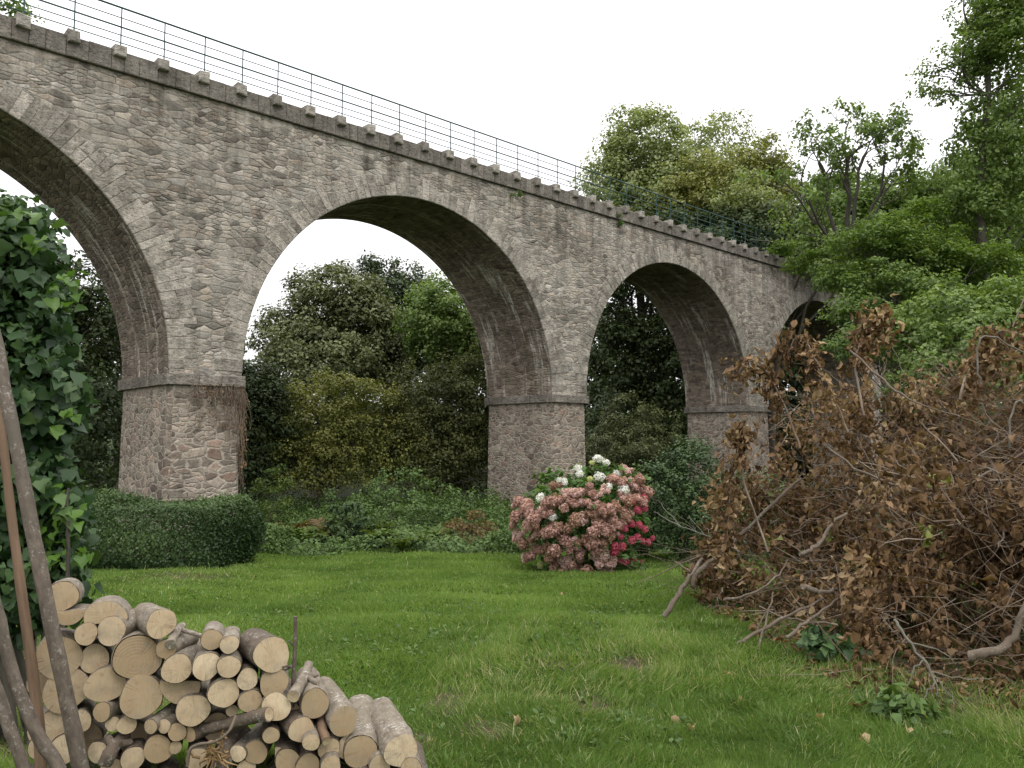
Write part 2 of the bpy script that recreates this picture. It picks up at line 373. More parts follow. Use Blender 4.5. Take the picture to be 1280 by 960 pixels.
def rolled(roll, curl):
    v = []
    for y, w in ((0, .04), (.3, .34), (.66, .30), (1, .03)):
        for u in (-1, 0, 1): v.append([u*w*math.cos(roll*abs(u)), y*(1-.25*curl*y), w*math.sin(roll)*abs(u)-curl*.55*y*y])
    q = [[r*3+c, r*3+c+1, r*3+c+4, r*3+c+3] for r in range(3) for c in range(2)]
    return np.array(v), np.array(q)
for k_, (a_, b_) in enumerate([(1.15, .3), (.75, .8), (1.35, -.5), (.5, .5)]): LEAF['crisp%d' % k_] = rolled(a_, b_)
def crisp(mb, P, Nn, size, sh, cl, along):
    i = rng.integers(0, 4, len(P))
    for k in range(4):
        m = i == k; leaves(mb, P[m], np.asarray(Nn)[m], np.broadcast_to(size, (len(P),))[m], 'crisp%d' % k, np.broadcast_to(sh, (len(P),))[m], np.broadcast_to(cl, (len(P),))[m], np.asarray(along)[m])
def leaves(mb, P, Nn, size, shape='diamond', sh=None, cl=.5, along=None, wide=1.0):
    """leaves at points P with blade normals Nn"""
    P = np.asarray(P, float); k = len(P)
    if k == 0: return
    N = unit(Nn); 
    A = rng.normal(size=(k, 3)) if along is None else np.asarray(along, float)+.25*rng.normal(size=(k, 3))
    A = unit(A-(A*N).sum(1, keepdims=True)*N); B = np.cross(A, N)
    T, F = LEAF[shape]
    size = np.broadcast_to(np.asarray(size, float), (k,))[:, None, None]
    TT = T[None]+rng.normal(size=(k, len(T), 3))*np.array([.05, .04, .08])*(2.2 if shape == 'curl' else 1) if shape in ('curl', 'ivy', 'oval') or shape[:5] == 'crisp' else T[None]
    off = (TT[:, :, 0:1]*B[:, None, :]*wide+TT[:, :, 1:2]*A[:, None, :]+TT[:, :, 2:3]*N[:, None, :])*size
    V = P[:, None, :]+off
    m = len(T)
    FF = (F[None]+np.arange(k)[:, None, None]*m)
    if shape == 'blade':
        Q = FF[:, 0]; Tr = FF[:, 1, :3]
    else: Q = FF.reshape(-1, F.shape[1]); Tr = None
    if sh is None: sh = rng.random(k)
    cl = np.broadcast_to(np.asarray(cl, float), (k,))
    mb.add(V.reshape(-1, 3), Q.reshape(-1, F.shape[1]), np.repeat(sh, m), np.repeat(cl, m))
    if Tr is not None: mb.f.append(Tr+(mb.n-k*m))

def clumps(mb, C, r, n, size, shape='diamond', flat=.7, cen=None, upb=.55, outb=.8, jit=.35, hang=0.0):
    """leaf clumps at centres C; blades turned up and outwards; colour per clump"""
    C = np.asarray(C, float); k = len(C)
    if k == 0: return
    r = np.broadcast_to(np.asarray(r, float), (k,))
    D = unit(rng.normal(size=(k, n, 3)))*(rng.random((k, n, 1))**.45)
    D[..., 2] *= flat
    P = C[:, None, :]+D*r[:, None, None]
    cl = np.clip(rng.normal(.5, .2, k), 0, 1)
    cen = C.mean(0) if cen is None else cen
    N = D*outb+np.array([0, 0, upb])+.25*unit(C-cen)[:, None, :]+rng.normal(size=D.shape)*jit
    sz = size*(.65+.7*rng.random(k*n))
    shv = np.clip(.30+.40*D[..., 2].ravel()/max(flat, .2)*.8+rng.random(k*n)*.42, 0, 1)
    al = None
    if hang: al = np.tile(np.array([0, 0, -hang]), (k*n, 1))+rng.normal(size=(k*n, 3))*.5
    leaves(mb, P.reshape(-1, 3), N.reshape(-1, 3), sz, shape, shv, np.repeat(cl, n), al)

def lump_ellipsoid(c, rad, k, inner=.3, low=-.75, seed=0):
    """clump centres spread on a lumpy ellipsoid and through its volume"""
    c = np.asarray(c, float); rad = np.asarray(rad, float)
    i = np.arange(k)+.5
    z = 1-2*i/k; ph = i*PI*(3-5**.5)+seed
    U = np.stack([np.sqrt(1-z*z)*np.cos(ph), np.sqrt(1-z*z)*np.sin(ph), z], 1)+rng.normal(size=(k, 3))*.12
    U = unit(U)
    q = rng.random(3)*9
    lump = 1+.13*np.sin(U[:, 0]*4+q[0])*np.cos(U[:, 1]*4+q[1])+.12*np.sin(U[:, 2]*5+U[:, 0]*3+q[2])+rng.normal(size=k)*.05
    s = np.where(rng.random(k) < inner, .35+.45*rng.random(k), lump*(.86+.14*rng.random(k)))
    P = c+U*rad*s[:, None]
    return P[U[:, 2] > low]

def limbs(mb, base, top, r0, targets, n=7, spread=.35, kind=5):
    """tapered trunk with limbs out to the leaf clumps"""
    base = np.asarray(base, float); top = np.asarray(top, float)
    tr = wig(bez(base-ZU*.3, (base+top)/2+rng.normal(size=3)*.25*np.array([1, 1, 0]), top, 9), .05)
    rr = r0*(1-.75*np.linspace(0, 1, 9)); rr[0] *= 1.5; rr[1] *= 1.12
    tube(mb, tr, rr, 9, wob=.04)
    for q in targets:
        f = .35+.6*rng.random(); i = int(f*8); s = tr[i]
        if q[2] < s[2]+.2: s = tr[max(2, i-3)]; i = max(2, i-3)
        mid = (s+q)/2+np.array([0, 0, .12*np.linalg.norm(q-s)])
        pts = wig(bez(s, mid, q, 7), .05*np.linalg.norm(q-s)/3)
        r = rr[i]*(.35+.25*rng.random())
        tube(mb, pts, np.linspace(r, r*.15, 7), n)
        for _ in range(kind):
            j = 2+int(rng.random()*4); e = pts[j]+unit(rng.normal(size=3)+unit(q-s)*1.0+ZU*.3)*min(np.linalg.norm(q-s), 2.2)*(.2+.25*rng.random())
            tube(mb, wig(bez(pts[j], (pts[j]+e)/2+ZU*.1, e, 4), .02), np.linspace(r*.4, r*.08, 4), 4)

def tree(name, base, ells, label, cat, leafm, trunk_r=.2, clump_r=.55, per=34, nclump=120, size=.13, shape='diamond', group=None, barkm='bark', flat=.7, nlimb=12, inner=.3, low=-.75, top=None, upb=.55, hang=0):
    base = np.asarray(base, float)
    root = empty(name, base, label, cat, group)
    C = []
    vol = [e[1][0]*e[1][2] for e in ells]
    for (c, r), v in zip(ells, vol):
        C.append(lump_ellipsoid(c, r, max(10, int(1.75*nclump*v/sum(vol))), inner, low, rng.random()*6))
    C = np.concatenate(C)
    cen = C.mean(0)
    top = cen+np.array([0, 0, ells[0][1][2]*.25]) if top is None else np.asarray(top)
    tb = MB(); limbs(tb, base, top, trunk_r, C[rng.choice(len(C), min(nlimb, len(C)), False)])
    tb.build('trunk', barkm, root, loc=None).location = -Vector(base)
    mb = MB(); clumps(mb, C, clump_r*(.7+.6*rng.random(len(C))), per, size, shape, flat, cen, upb=upb, hang=hang)
    o = mb.build('crown', leafm, root); o.location = -Vector(base)
    return root

# ------------------------------------------------------------------ ground
def build_ground():
    a = np.linspace(-1, 1, 361); g = 12*a+ (430-12)*a**5
    cx, cy = 3.0, -11.0
    X, Y = np.meshgrid(cx+g, cy+g, indexing='ij')
    Z = gz(X, Y)
    V = np.stack([X, Y, Z], -1).reshape(-1, 3)
    n = 361; i = (np.arange(n-1)[:, None]*n+np.arange(n-1)[None]).ravel()
    F = np.stack([i, i+n, i+n+1, i+1], -1)
    mb = MB(); mb.add(V, F); o = mb.build('ground', 'ground'); tag(o, kind='structure')
    d = (V-CAM) @ FH; l = (V-CAM) @ RH
    b = bare(d, l)
    at_ = o.data.attributes.new('bare', 'FLOAT', 'POINT'); at_.data.foreach_set('value', b.astype(np.float32))
    at_ = o.data.attributes.new('wild', 'FLOAT', 'POINT'); at_.data.foreach_set('value', smooth((d-16.2)/1.5).astype(np.float32))

PATCH = []      # worn earth patches of the lawn (distance, lateral, radius along, across, strength)
for px, py, rx, ry, s in [(790, 832, 34, 13, 1.15), (742, 886, 34, 22, 1.0), (560, 880, 36, 22, 1.0), (610, 912, 44, 16, .85), (520, 925, 30, 16, .8), (700, 830, 60, 10, .6), (640, 850, 40, 12, .5), (850, 850, 40, 10, .4), (700, 870, 60, 12, .45), (1010, 700, 120, 25, .5), (1180, 860, 110, 45, .9),
                          (1010, 800, 90, 40, .6), (605, 690, 38, 6, .7), (745, 780, 12, 4, .5), (235, 720, 80, 9, .6), (540, 935, 14, 14, .6), (690, 900, 30, 16, .35)]:
    p = at_ground(px, py); q = at_ground(px, py-ry); dd = float((p-CAM) @ FH); d2 = float((q-CAM) @ FH)
    PATCH.append((dd, float((p-CAM) @ RH), max(abs(d2-dd), .05), rx/FPX*dd, s))
def bare(d, l):
    b = np.zeros_like(d)
    for pd, pl, rd, rl, s in PATCH: b = np.maximum(b, s*np.exp(-(((d-pd)/rd)**2+((l-pl)/rl)**2)))
    b = np.maximum(b, smooth((-1.9*1-l)/.4)*smooth((8-d)/2)*.6)
    return b
build_ground()

# ------------------------------------------------------------------ viaduct
ZS, ZI, ZC, ZT, RAD, BAY, TH = 3.355, 3.242, 10.342, 11.867, 5.811, 13.4616, 3.58
C1 = 0.5383
CENT = [C1+BAY*k for k in range(-1, 4)]
PIERS = [c+BAY/2 for c in CENT]+[CENT[0]-BAY/2]
HALF = BAY/2-RAD
via = empty('viaduct', (C1+BAY, TH/2, -1.1), 'old rubble stone railway viaduct with round arches and iron railing, crossing above the garden', 'viaduct')
VO = Vector((C1+BAY, TH/2, -1.1))
def vput(o): o.location = -VO; return o

def build_walls():
    mb = MB()
    N = 56
    for yy, flip in ((0.0, 0), (TH, 1)):
        for c in CENT:
            th = np.linspace(PI, 0, N+1); xs = c+RAD*np.cos(th); zs = ZS+RAD*np.sin(th)
            V = np.concatenate([np.stack([xs, np.full(N+1, yy), zs], 1), np.stack([xs, np.full(N+1, yy), np.full(N+1, ZC)], 1)])
            i = np.arange(N); F = np.stack([i, i+1, i+N+2, i+N+1], 1)
            if flip: F = F[:, ::-1]
            mb.add(V, F, uv=V[:, [0, 2]])
        for p in PIERS:
            x0, x1 = p-HALF, p+HALF
            V = np.array([[x0, yy, ZI], [x1, yy, ZI], [x1, yy, ZC], [x0, yy, ZC]])
            mb.add(V, np.array([[0, 1, 2, 3]] if not flip else [[3, 2, 1, 0]]), uv=V[:, [0, 2]])
    x0, x1 = min(PIERS)-HALF, max(PIERS)+HALF
    for xx, f in ((x0, [0, 1, 2, 3]), (x1, [3, 2, 1, 0])):
        V = np.array([[xx, TH, ZI], [xx, 0, ZI], [xx, 0, ZC], [xx, TH, ZC]]); mb.add(V, np.array([f]), uv=V[:, [1, 2]])
    V = np.array([[x0, 0, ZC], [x1, 0, ZC], [x1, TH, ZC], [x0, TH, ZC]]); mb.add(V, np.array([[0, 1, 2, 3]]), uv=V[:, :2])
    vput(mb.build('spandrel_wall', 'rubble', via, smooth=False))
    # approach embankment wing at each end
    for c in CENT:
        mb = MB(); th = np.linspace(0, PI, 65)
        xs = np.concatenate([[c+RAD], c+RAD*np.cos(th), [c-RAD]]); zs = np.concatenate([[ZI], ZS+RAD*np.sin(th), [ZI]]); arc = np.concatenate([[0], .113+RAD*th, [RAD*PI+.226]])
        vv = np.where(arc < RAD*PI/2, arc, RAD*PI-arc)
        Y = np.linspace(.0, TH, 13); m = len(xs)
        V = np.stack([np.repeat(xs, 13), np.tile(Y, m), np.repeat(zs, 13)], 1); uv = np.stack([np.tile(Y, m)+c, np.repeat(arc, 13)], 1)
        i = (np.arange(m-1)[:, None]*13+np.arange(12)[None]).ravel(); F = np.stack([i, i+1, i+14, i+13], 1)
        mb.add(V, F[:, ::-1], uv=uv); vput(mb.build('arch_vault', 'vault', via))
build_walls()

def block(mb, P, sh, uvo=(0, 0), bev=.012):
    """hexahedron from 8 corners (0-3 front face ccw, 4-7 back face) with rounded front arrises"""
    P = np.asarray(P, float); f = P[:4]; b = P[4:]; cf = f.mean(0); nrm = unit(cf-b.mean(0))
    fi = f+(cf-f)*min(.2, bev*2/np.linalg.norm(f[0]-cf)); fm = f-nrm*bev
    V = np.concatenate([fi, fm, b])
    F = [[0, 1, 2, 3]]+[[i, 4+i, 4+(i+1) % 4, (i+1) % 4] for i in range(4)]+[[4+i, 8+i, 8+(i+1) % 4, 4+(i+1) % 4] for i in range(4)]+[[11, 10, 9, 8]]
    mb.add(V, np.array(F), sh, .5, np.c_[V[:, 0]+uvo[0]+V[:, 1]*.7, V[:, 2]+uvo[1]])

def build_rings():
    for c in CENT:
        mb = MB(); a = 0.0; L = RAD
        th = [0.0]
        while th[-1] < PI: th.append(th[-1]+rng.uniform(.17, .31)/RAD)
        th = np.array(th)*PI/th[-1]
        for t0, t1 in zip(th[:-1], th[1:]):
            tm = (t0+t1)/2; k = abs(math.cos(tm))
            dep = rng.choice([.40, .50, .56, .64, .72])+.18*k*rng.random()
            g = .003/RAD
            if rng.random() < .25 and dep > .55: spl = [(0, dep*.5-.008), (dep*.5+.008, dep)]
            else: spl = [(0, dep)]
            for r0, r1 in spl:
                pr = .006+rng.random()*.016
                def pt(t_, r_, y): return [c+(RAD+r_)*math.cos(t_), y, ZS+(RAD+r_)*math.sin(t_)]
                j = rng.normal(size=4)*.010
                A = [(t0+g+j[0]/RAD, r0-.012), (t0+g+j[1]/RAD, r1), (t1-g+j[2]/RAD, r1+j[3]*3), (t1-g, r0-.012)]
                P = [pt(*q, -pr) for q in A]+[pt(*q, .05) for q in A]
                block(mb, [P[0], P[1], P[2], P[3], P[4], P[5], P[6], P[7]][0:8], rng.random(), rng.random(2)*50)
        vput(mb.build('arch_ring', 'ring', via, smooth=False))
build_rings()

def build_piers():
    for p in PIERS:
        if p < -10: continue
        zb = -2.2; n = 22
        gxx = float(gz(p, 0))
        zs = np.linspace(zb, ZI-.15, n)
        mb = MB(); ch = .10
        ring = []
        for z in zs:
            o = .012*(ZI-z)
            hx, y0, y1 = HALF-.02+o, .02-o, TH-.02+o
            R = [(p-hx+ch, y0), (p+hx-ch, y0), (p+hx, y0+ch), (p+hx, y1-ch), (p+hx-ch, y1), (p-hx+ch, y1), (p-hx, y1-ch), (p-hx, y0+ch)]
            ring.append([(x, y, z) for x, y in R])
        ring = np.array(ring); per = np.array([0, 1.6, 1.75, 5.1, 5.25, 6.9, 7.05, 10.4, 10.55])
        for s in range(8):
            k2 = (s+1) % 8
            V = np.concatenate([ring[:, s], ring[:, k2]]); i = np.arange(n-1)
            F = np.stack([i, i+n, i+n+1, i+1], 1)
            uv = np.concatenate([np.c_[np.full(n, per[s]+p), zs], np.c_[np.full(n, per[s+1]+p), zs]])
            mb.add(V, F, uv=uv)
        po = vput(mb.build('pier', 'pier', via, smooth=False))
        # impost band: dressed blocks round the four sides
        mb = MB(); o = .085; h = .29; z1 = ZI; z0 = ZI-h
        x0, x1, y0, y1 = p-HALF-o, p+HALF+o, -o, TH+o
        def run(a, b, nrm, k):
            a = np.array(a); b = np.array(b)
            cuts = np.concatenate([[0], np.sort(np.linspace(0, 1, k+1)[1:-1]+rng.normal(size=k-1)*.03), [1]])
            for u0, u1 in zip(cuts[:-1], cuts[1:]):
                q0 = a+(b-a)*u0; q1 = a+(b-a)*u1; e = unit(b-a)*.004
                q0 = q0+e; q1 = q1-e; inn = -np.array(nrm)*.3
                P = [[*q0, z0], [*q1, z0], [*q1, z1], [*q0, z1]]; Q = [[*(q0+inn), z0], [*(q1+inn), z0], [*(q1+inn), z1], [*(q0+inn), z1]]
                block(mb, P+Q, rng.random(), rng.random(2)*40, .02)
        run((x0, y0), (x1, y0), (0, -1), 3); run((x1, y1), (x0, y1), (0, 1), 3)
        run((x0, y1-.305), (x0, y0+.305), (-1, 0), 3); run((x1, y0+.305), (x1, y1-.305), (1, 0), 3)
        V = np.array([[x0+.2, y0+.2, z1-.004], [x1-.2, y0+.2, z1-.004], [x1-.2, y1-.2, z1-.004], [x0+.2, y1-.2, z1-.004]]); mb.add(V, np.array([[0, 1, 2, 3]]), uv=V[:, :2])
        mb.build('impost_band', 'band', po, smooth=False)
build_piers()

X0R, NPOST = 2.9344-8, 50
XE = max(PIERS)+HALF
def build_parapet():
    mb = MB(); mb2 = MB(); x = min(PIERS)-HALF
    while x < XE-.1:                                       # coping course, block by block, front side and back side
        w = min(rng.uniform(.24, .5), XE-x)
        pr = .09+rng.random()*.012; zt = ZC+.50+rng.normal()*.006
        g = .004
        P = [[x+g, -pr, ZC+.01], [x+w-g, -pr, ZC+.01], [x+w-g, -pr, zt], [x+g, -pr, zt]]
        Q = [[a, .62, b] for a, _, b in P]
        block(mb, P+Q, rng.random(), rng.random(2)*40, .012)
        P = [[x+w-g, TH+pr, ZC+.01], [x+g, TH+pr, ZC+.01], [x+g, TH+pr, zt], [x+w-g, TH+pr, zt]]; Q = [[a, TH-.62, b] for a, _, b in P]
        block(mb2, P+Q, rng.random(), rng.random(2)*40, .012)
        x += w
    vput(mb.build('coping', 'coping', via, smooth=False)); vput(mb2.build('coping', 'coping', via, smooth=False))
    mb = MB()
    V = np.array([[min(PIERS)-HALF, .6, ZC+.3], [XE, .6, ZC+.3], [XE, TH-.6, ZC+.3], [min(PIERS)-HALF, TH-.6, ZC+.3]]); mb.add(V, np.array([[0, 1, 2, 3]]), uv=V[:, :2])
    vput(mb.build('deck', 'ground', via))
    src = []
    for k in range(5):
        mb = MB(); a = .135
        zt, zb2 = .60, .31
        P = [[-a, -.215, zb2+.02], [a, -.215, zb2+.02], [a, -.215, zt], [-a, -.215, zt]]; Q = [[-a, .12, zb2-.02], [a, .12, zb2-.02], [a, .12, zt], [-a, .12, zt]]
        P = (np.array(P)+rng.normal(size=(4, 3))*.012).tolist()
        block(mb, P+Q, rng.random(), rng.random(2)*40, .02)
        src.append(mb.build('corbel', 'corbel', via, smooth=False))
    used = set()
    for i in range(-3, 58):
        x = X0R+i
        if x > XE-.5 or x < min(PIERS): continue
        k = i % 5
        o = src[k] if k not in used else src[k].copy()
        if k in used: COL.objects.link(o); o.parent = via
        used.add(k)
        o.location = Vector((x, 0, ZC))-VO
    # railing: posts on the corbels, five rails
    rb = MB()
    xa, xb = X0R+4-8, min(XE-.5, X0R+57)
    root = None
    H = ZT
    for k, (dz, r) in enumerate([(0, .024), (.25, .0125), (.475, .02), (.675, .0125), (.86, .0125)]):
        mbk = MB(); tube(mbk, [[xa-6, -.17, H-dz], [(xa+xb)/2, -.17, H-dz], [xb, -.17, H-dz]], r, 8)
        if k == 0: root = vput(mbk.build('railing', 'rail', via))
        else: mbk.build('rail', 'rail', root)
    pm = MB(); tube(pm, [[0, -.17, ZC+.55], [0, -.17, ZT]], .016, 8)
    first = None
    for i in range(-3, 58):
        x = X0R+i
        if x > XE-.5 or x < min(PIERS): continue
        if first is None: o = first = pm.build('post', 'rail', root)
        else: o = first.copy(); COL.objects.link(o); o.parent = root
        o.location = (x, 0, 0)
build_parapet()

# ------------------------------------------------------------------ sky, sun, camera
EL, AZ = math.radians(52), math.radians(200)
w = bpy.data.worlds.new('World'); S.world = w; w.use_nodes = True
nt = w.node_tree; nt.nodes.clear()
def wn(t, **k):
    n = nt.nodes.new('ShaderNode'+t)
    for a, b in k.items(): setattr(n, a, b)
    return n
sky = wn('TexSky', sky_type='NISHITA'); sky.sun_disc = False; sky.sun_elevation = EL; sky.sun_rotation = AZ; sky.dust_density = 3
hs = wn('HueSaturation'); hs.inputs['Saturation'].default_value = .25; nt.links.new(sky.outputs[0], hs.inputs['Color'])
tc = wn('TexCoord'); sx = wn('SeparateXYZ'); nt.links.new(tc.outputs['Generated'], sx.inputs[0])
mr = wn('MapRange'); nt.links.new(sx.outputs['Z'], mr.inputs['Value']); mr.inputs['From Min'].default_value = 0; mr.inputs['From Max'].default_value = 1
mr.inputs['To Min'].default_value = 12.0; mr.inputs['To Max'].default_value = 27.0
ns = wn('TexNoise'); ns.inputs['Scale'].default_value = 2.2; ns.inputs['Detail'].default_value = 5
mn = wn('MapRange'); nt.links.new(ns.outputs[0], mn.inputs['Value']); mn.inputs['To Min'].default_value = .92; mn.inputs['To Max'].default_value = 1.08
ml = wn('Math', operation='MULTIPLY'); nt.links.new(mr.outputs[0], ml.inputs[0]); nt.links.new(mn.outputs[0], ml.inputs[1])
cc = wn('CombineColor'); 
for i, f in enumerate((1.0, .99, 1.02)):
    m2 = wn('Math', operation='MULTIPLY'); nt.links.new(ml.outputs[0], m2.inputs[0]); m2.inputs[1].default_value = f; nt.links.new(m2.outputs[0], cc.inputs[i])
mx = wn('Mix', data_type='RGBA'); mx.inputs[0].default_value = .88; nt.links.new(hs.outputs[0], mx.inputs[6]); nt.links.new(cc.outputs[0], mx.inputs[7])
bg = wn('Background'); bg.inputs[1].default_value = .1; nt.links.new(mx.outputs[2], bg.inputs[0])
wo = wn('OutputWorld'); nt.links.new(bg.outputs[0], wo.inputs[0])
sl = bpy.data.lights.new('sun', 'SUN'); sl.energy = 1.0; sl.angle = math.radians(25); sl.color = (1, .95, .88)
so = bpy.data.objects.new('sun', sl); COL.objects.link(so)
sd = Vector((math.cos(EL)*math.sin(AZ), math.cos(EL)*math.cos(AZ), math.sin(EL)))
so.rotation_euler = sd.to_track_quat('Z', 'Y').to_euler()
cd = bpy.data.cameras.new('camera'); co = bpy.data.objects.new('camera', cd); COL.objects.link(co)
co.location = CAM; co.rotation_euler = (PI/2+PITCH, -0.0016*0, -YAW)
cd.sensor_width = 36; cd.lens = FPX/1280*36; cd.clip_start = .05; cd.clip_end = 2000
S.camera = co
S.view_settings.view_transform = 'Standard'; S.view_settings.look = 'None'; S.view_settings.exposure = 0; S.view_settings.gamma = 1
S.cycles.max_bounces = 5; S.cycles.diffuse_bounces = 3; S.cycles.glossy_bounces = 1; S.cycles.transmission_bounces = 3; S.cycles.transparent_max_bounces = 4
S.cycles.use_denoising = True

# ------------------------------------------------------------------ trees
def E(px, py, d, rx, rz, ry=None):
    c = at(px, py, d); k = d/FPX
    return (c, (rx*k, (ry or rx)*k, rz*k))
def B(px, d): return ground(px, d)
def put(o, b): o.location = -Vector(b); return o

tree('holm_oak', B(395, 38), [E(415, 384, 38, 58, 54), E(362, 425, 37.5, 40, 40), E(455, 410, 38, 48, 60), E(400, 450, 36.5, 68, 42), E(470, 450, 38, 40, 45)], 'broad round grey-green evergreen oak framed by the middle arch, paler than its neighbours', 'tree', 'oak', .35, .62, 95, 330, .17, low=-.9)
tree('evergreen_tree', B(500, 43), [E(498, 378, 43, 44, 46), E(535, 400, 43, 34, 46), E(465, 335, 43, 13, 16), E(520, 445, 43, 55, 50)], 'dark evergreen tree rising behind the round oak, with a ragged top in the middle arch', 'tree', 'darkleaf', .35, .6, 85, 260, .17)
tree('ash_tree', B(555, 36), [E(552, 405, 36, 52, 58), E(590, 440, 36, 40, 60)], 'bright mid-green leafy tree at the right of the middle arch, against the vault', 'tree', 'mid', .25, .55, 70, 200, .17)
tree('willow_shrub', B(415, 30.5), [E(405, 548, 30.5, 52, 80), E(370, 560, 30, 38, 76), E(455, 545, 31, 46, 80), E(500, 555, 31, 30, 70)], 'yellowish olive willow shrub with thin upright stems below the round oak', 'shrub', 'olive', .09, .42, 70, 330, .11, nlimb=26)
tree('willow_shrub', B(520, 31.5), [E(515, 550, 31.5, 48, 84), E(560, 545, 32, 45, 92), E(600, 540, 33, 42, 105)], 'dull dark-green bushy shrub filling the right of the middle arch beside the pier', 'shrub', 'dusk', .1, .45, 75, 330, .12, nlimb=22)
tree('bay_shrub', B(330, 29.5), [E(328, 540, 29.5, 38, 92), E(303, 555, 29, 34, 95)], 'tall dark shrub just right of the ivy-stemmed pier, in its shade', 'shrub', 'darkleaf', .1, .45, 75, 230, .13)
tree('broadleaf_tree', B(70, 27), [E(70, 410, 27, 70, 90), E(130, 440, 27, 45, 115), E(20, 390, 27, 70, 100), E(80, 550, 25.5, 90, 100), E(0, 560, 25, 80, 110)], 'large dark-green tree seen through the left arch behind the ivy', 'tree', 'darkleaf', .25, .55, 90, 380, .14)
tree('broadleaf_tree', B(-55, 25), [E(-45, 12, 25, 78, 42), E(-90, 60, 25, 90, 90)], 'tall tree whose leafy edge shows over the parapet at the top left corner', 'tree', 'mid', .25, .45, 60, 160, .14)
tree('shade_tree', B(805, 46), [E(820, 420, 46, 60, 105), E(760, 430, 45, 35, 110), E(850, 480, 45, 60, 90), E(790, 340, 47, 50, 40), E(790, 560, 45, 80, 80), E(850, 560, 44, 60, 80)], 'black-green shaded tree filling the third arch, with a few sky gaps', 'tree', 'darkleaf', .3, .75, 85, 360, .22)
tree('elder_shrub', B(795, 38.6), [E(793, 545, 38.6, 50, 48), E(765, 575, 38.4, 40, 40)], 'rounded olive-green bush under the third arch, lit against black shade', 'shrub', 'oak', .09, .42, 60, 130, .13)
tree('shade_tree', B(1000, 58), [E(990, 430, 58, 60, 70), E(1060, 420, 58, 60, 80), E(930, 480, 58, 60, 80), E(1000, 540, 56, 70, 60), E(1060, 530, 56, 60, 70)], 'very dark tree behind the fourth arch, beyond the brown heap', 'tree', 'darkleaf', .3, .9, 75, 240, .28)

tree('lime_tree', B(800, 46), [E(805, 195, 46, 55, 62), E(775, 225, 46, 48, 45), E(840, 245, 46, 60, 50), E(790, 280, 46, 70, 50)], 'pale green rounded tree standing above the railing, first from the left', 'tree', 'pale', .35, .72, 85, 300, .2, inner=.25)
tree('poplar_tree', B(893, 52), [E(905, 168, 52, 38, 27), E(868, 180, 52, 28, 28), E(890, 225, 52, 60, 40)], 'airy pale tree with twiggy domed top, just right of the tallest pale crown', 'tree', 'pale', .3, .62, 42, 120, .19)
tree('maple_tree', B(905, 44), [E(900, 235, 44, 60, 42), E(950, 215, 44, 42, 38), E(860, 265, 44, 60, 40), E(960, 262, 44, 50, 45)], 'yellow-green full tree behind the railing, left of the bare-limbed tree', 'tree', 'olive', .3, .62, 85, 260, .18)
tree('silver_willow', B(935, 40.5), [E(930, 248, 40.5, 38, 34), E(965, 270, 40.5, 35, 28)], 'small silvery willow with pale drooping twigs behind the railing', 'tree', 'pale', .15, .5, 45, 70, .15, hang=1.0)
tree('evergreen_tree', B(960, 42), [E(935, 305, 42, 80, 45), E(850, 300, 42, 60, 32), E(1010, 305, 42, 65, 48), E(1060, 290, 42, 60, 70)], 'dark evergreen mass close behind the railing at its right end', 'tree', 'darkleaf', .3, .65, 85, 340, .19)
tree('evergreen_tree', B(1190, 33), [E(1180, 310, 33, 75, 75), E(1120, 300, 34, 70, 70), E(1240, 300, 33, 75, 95), E(1180, 400, 32, 110, 70)], 'dense dark tree at the right, behind the feathery foliage', 'tree', 'darkleaf', .35, .65, 85, 420, .17)
tree('alder_tree', B(1255, 27), [E(1225, 215, 27, 45, 42), E(1275, 190, 27, 60, 80), E(1170, 235, 27, 35, 26), E(1270, 300, 27, 70, 70)], 'mid-green tree at the right edge with loose crown below the tallest tree', 'tree', 'mid', .2, .5, 55, 230, .14, inner=.2)

# open-crowned trees grown branch by branch
def grow(tb, p, v, L, r, lev, tips, bend=.25, fork=2, upw=.12):
    m = 6; pts = [p]; d = unit(v)
    for i in range(m):
        d = unit(d+rng.normal(size=3)*bend*.5+ZU*upw*.5); pts.append(pts[-1]+d*L/m)
    pts = np.array(pts); tube(tb, pts, np.linspace(r, r*.55, m+1), 7 if lev > 1 else 4)
    if lev == 0: tips.append(pts[-1]); tips.append(pts[3]); return
    for k in range(fork+(rng.random() < .5)):
        j = m if k == 0 else int(rng.integers(2, m+1)); nd = unit(d+unit(rng.normal(size=3))*(.45 if k == 0 else .95)+ZU*.1)
        grow(tb, pts[j], nd, L*rng.uniform(.6, .85), r*(.6 if k == 0 else .42), lev-1, tips, bend, fork, upw)

base = B(1062, 22.5)
root = empty('acacia_tree', base, 'bare-limbed open tree with sparse leaf tufts standing against the white sky', 'tree')
tb = MB(); tips = []
p = at(1062, 330, 22.5); tube(tb, wig(bez(base-ZU*.3, (base+p)/2+RH*.3, p, 7), .04), np.linspace(.17, .12, 7), 9)
for tx, ty, r in [(1010, 160, .07), (1050, 135, .085), (1085, 150, .07), (1120, 165, .06), (980, 195, .055), (1130, 200, .045), (1000, 260, .05)]:
    q = at(tx, ty, 22.5+rng.normal()*.9); mid = (p*.55+q*.45)+RH*rng.normal()*.2
    pts = wig(bez(p, mid, p*.25+q*.75, 7), .06); tube(tb, pts, np.linspace(r, r*.5, 7), 7)
    for _ in range(4):
        j = int(rng.integers(3, 7)); grow(tb, pts[j], unit(q-pts[j]+rng.normal(size=3)*.8), .85, r*.38, 2, tips, .35)
for tx, ty in [(960, 200), (940, 300), (1000, 290), (1120, 260), (1160, 250)]:
    q = at(tx, ty, 22); pts = wig(bez(p-ZU*.3, (p+q)/2+ZU*.3, q, 7), .06); tube(tb, pts, np.linspace(.045, .012, 7), 6)
put(tb.build('trunk', 'bark', root), base)
tips = np.array(tips); mb = MB()
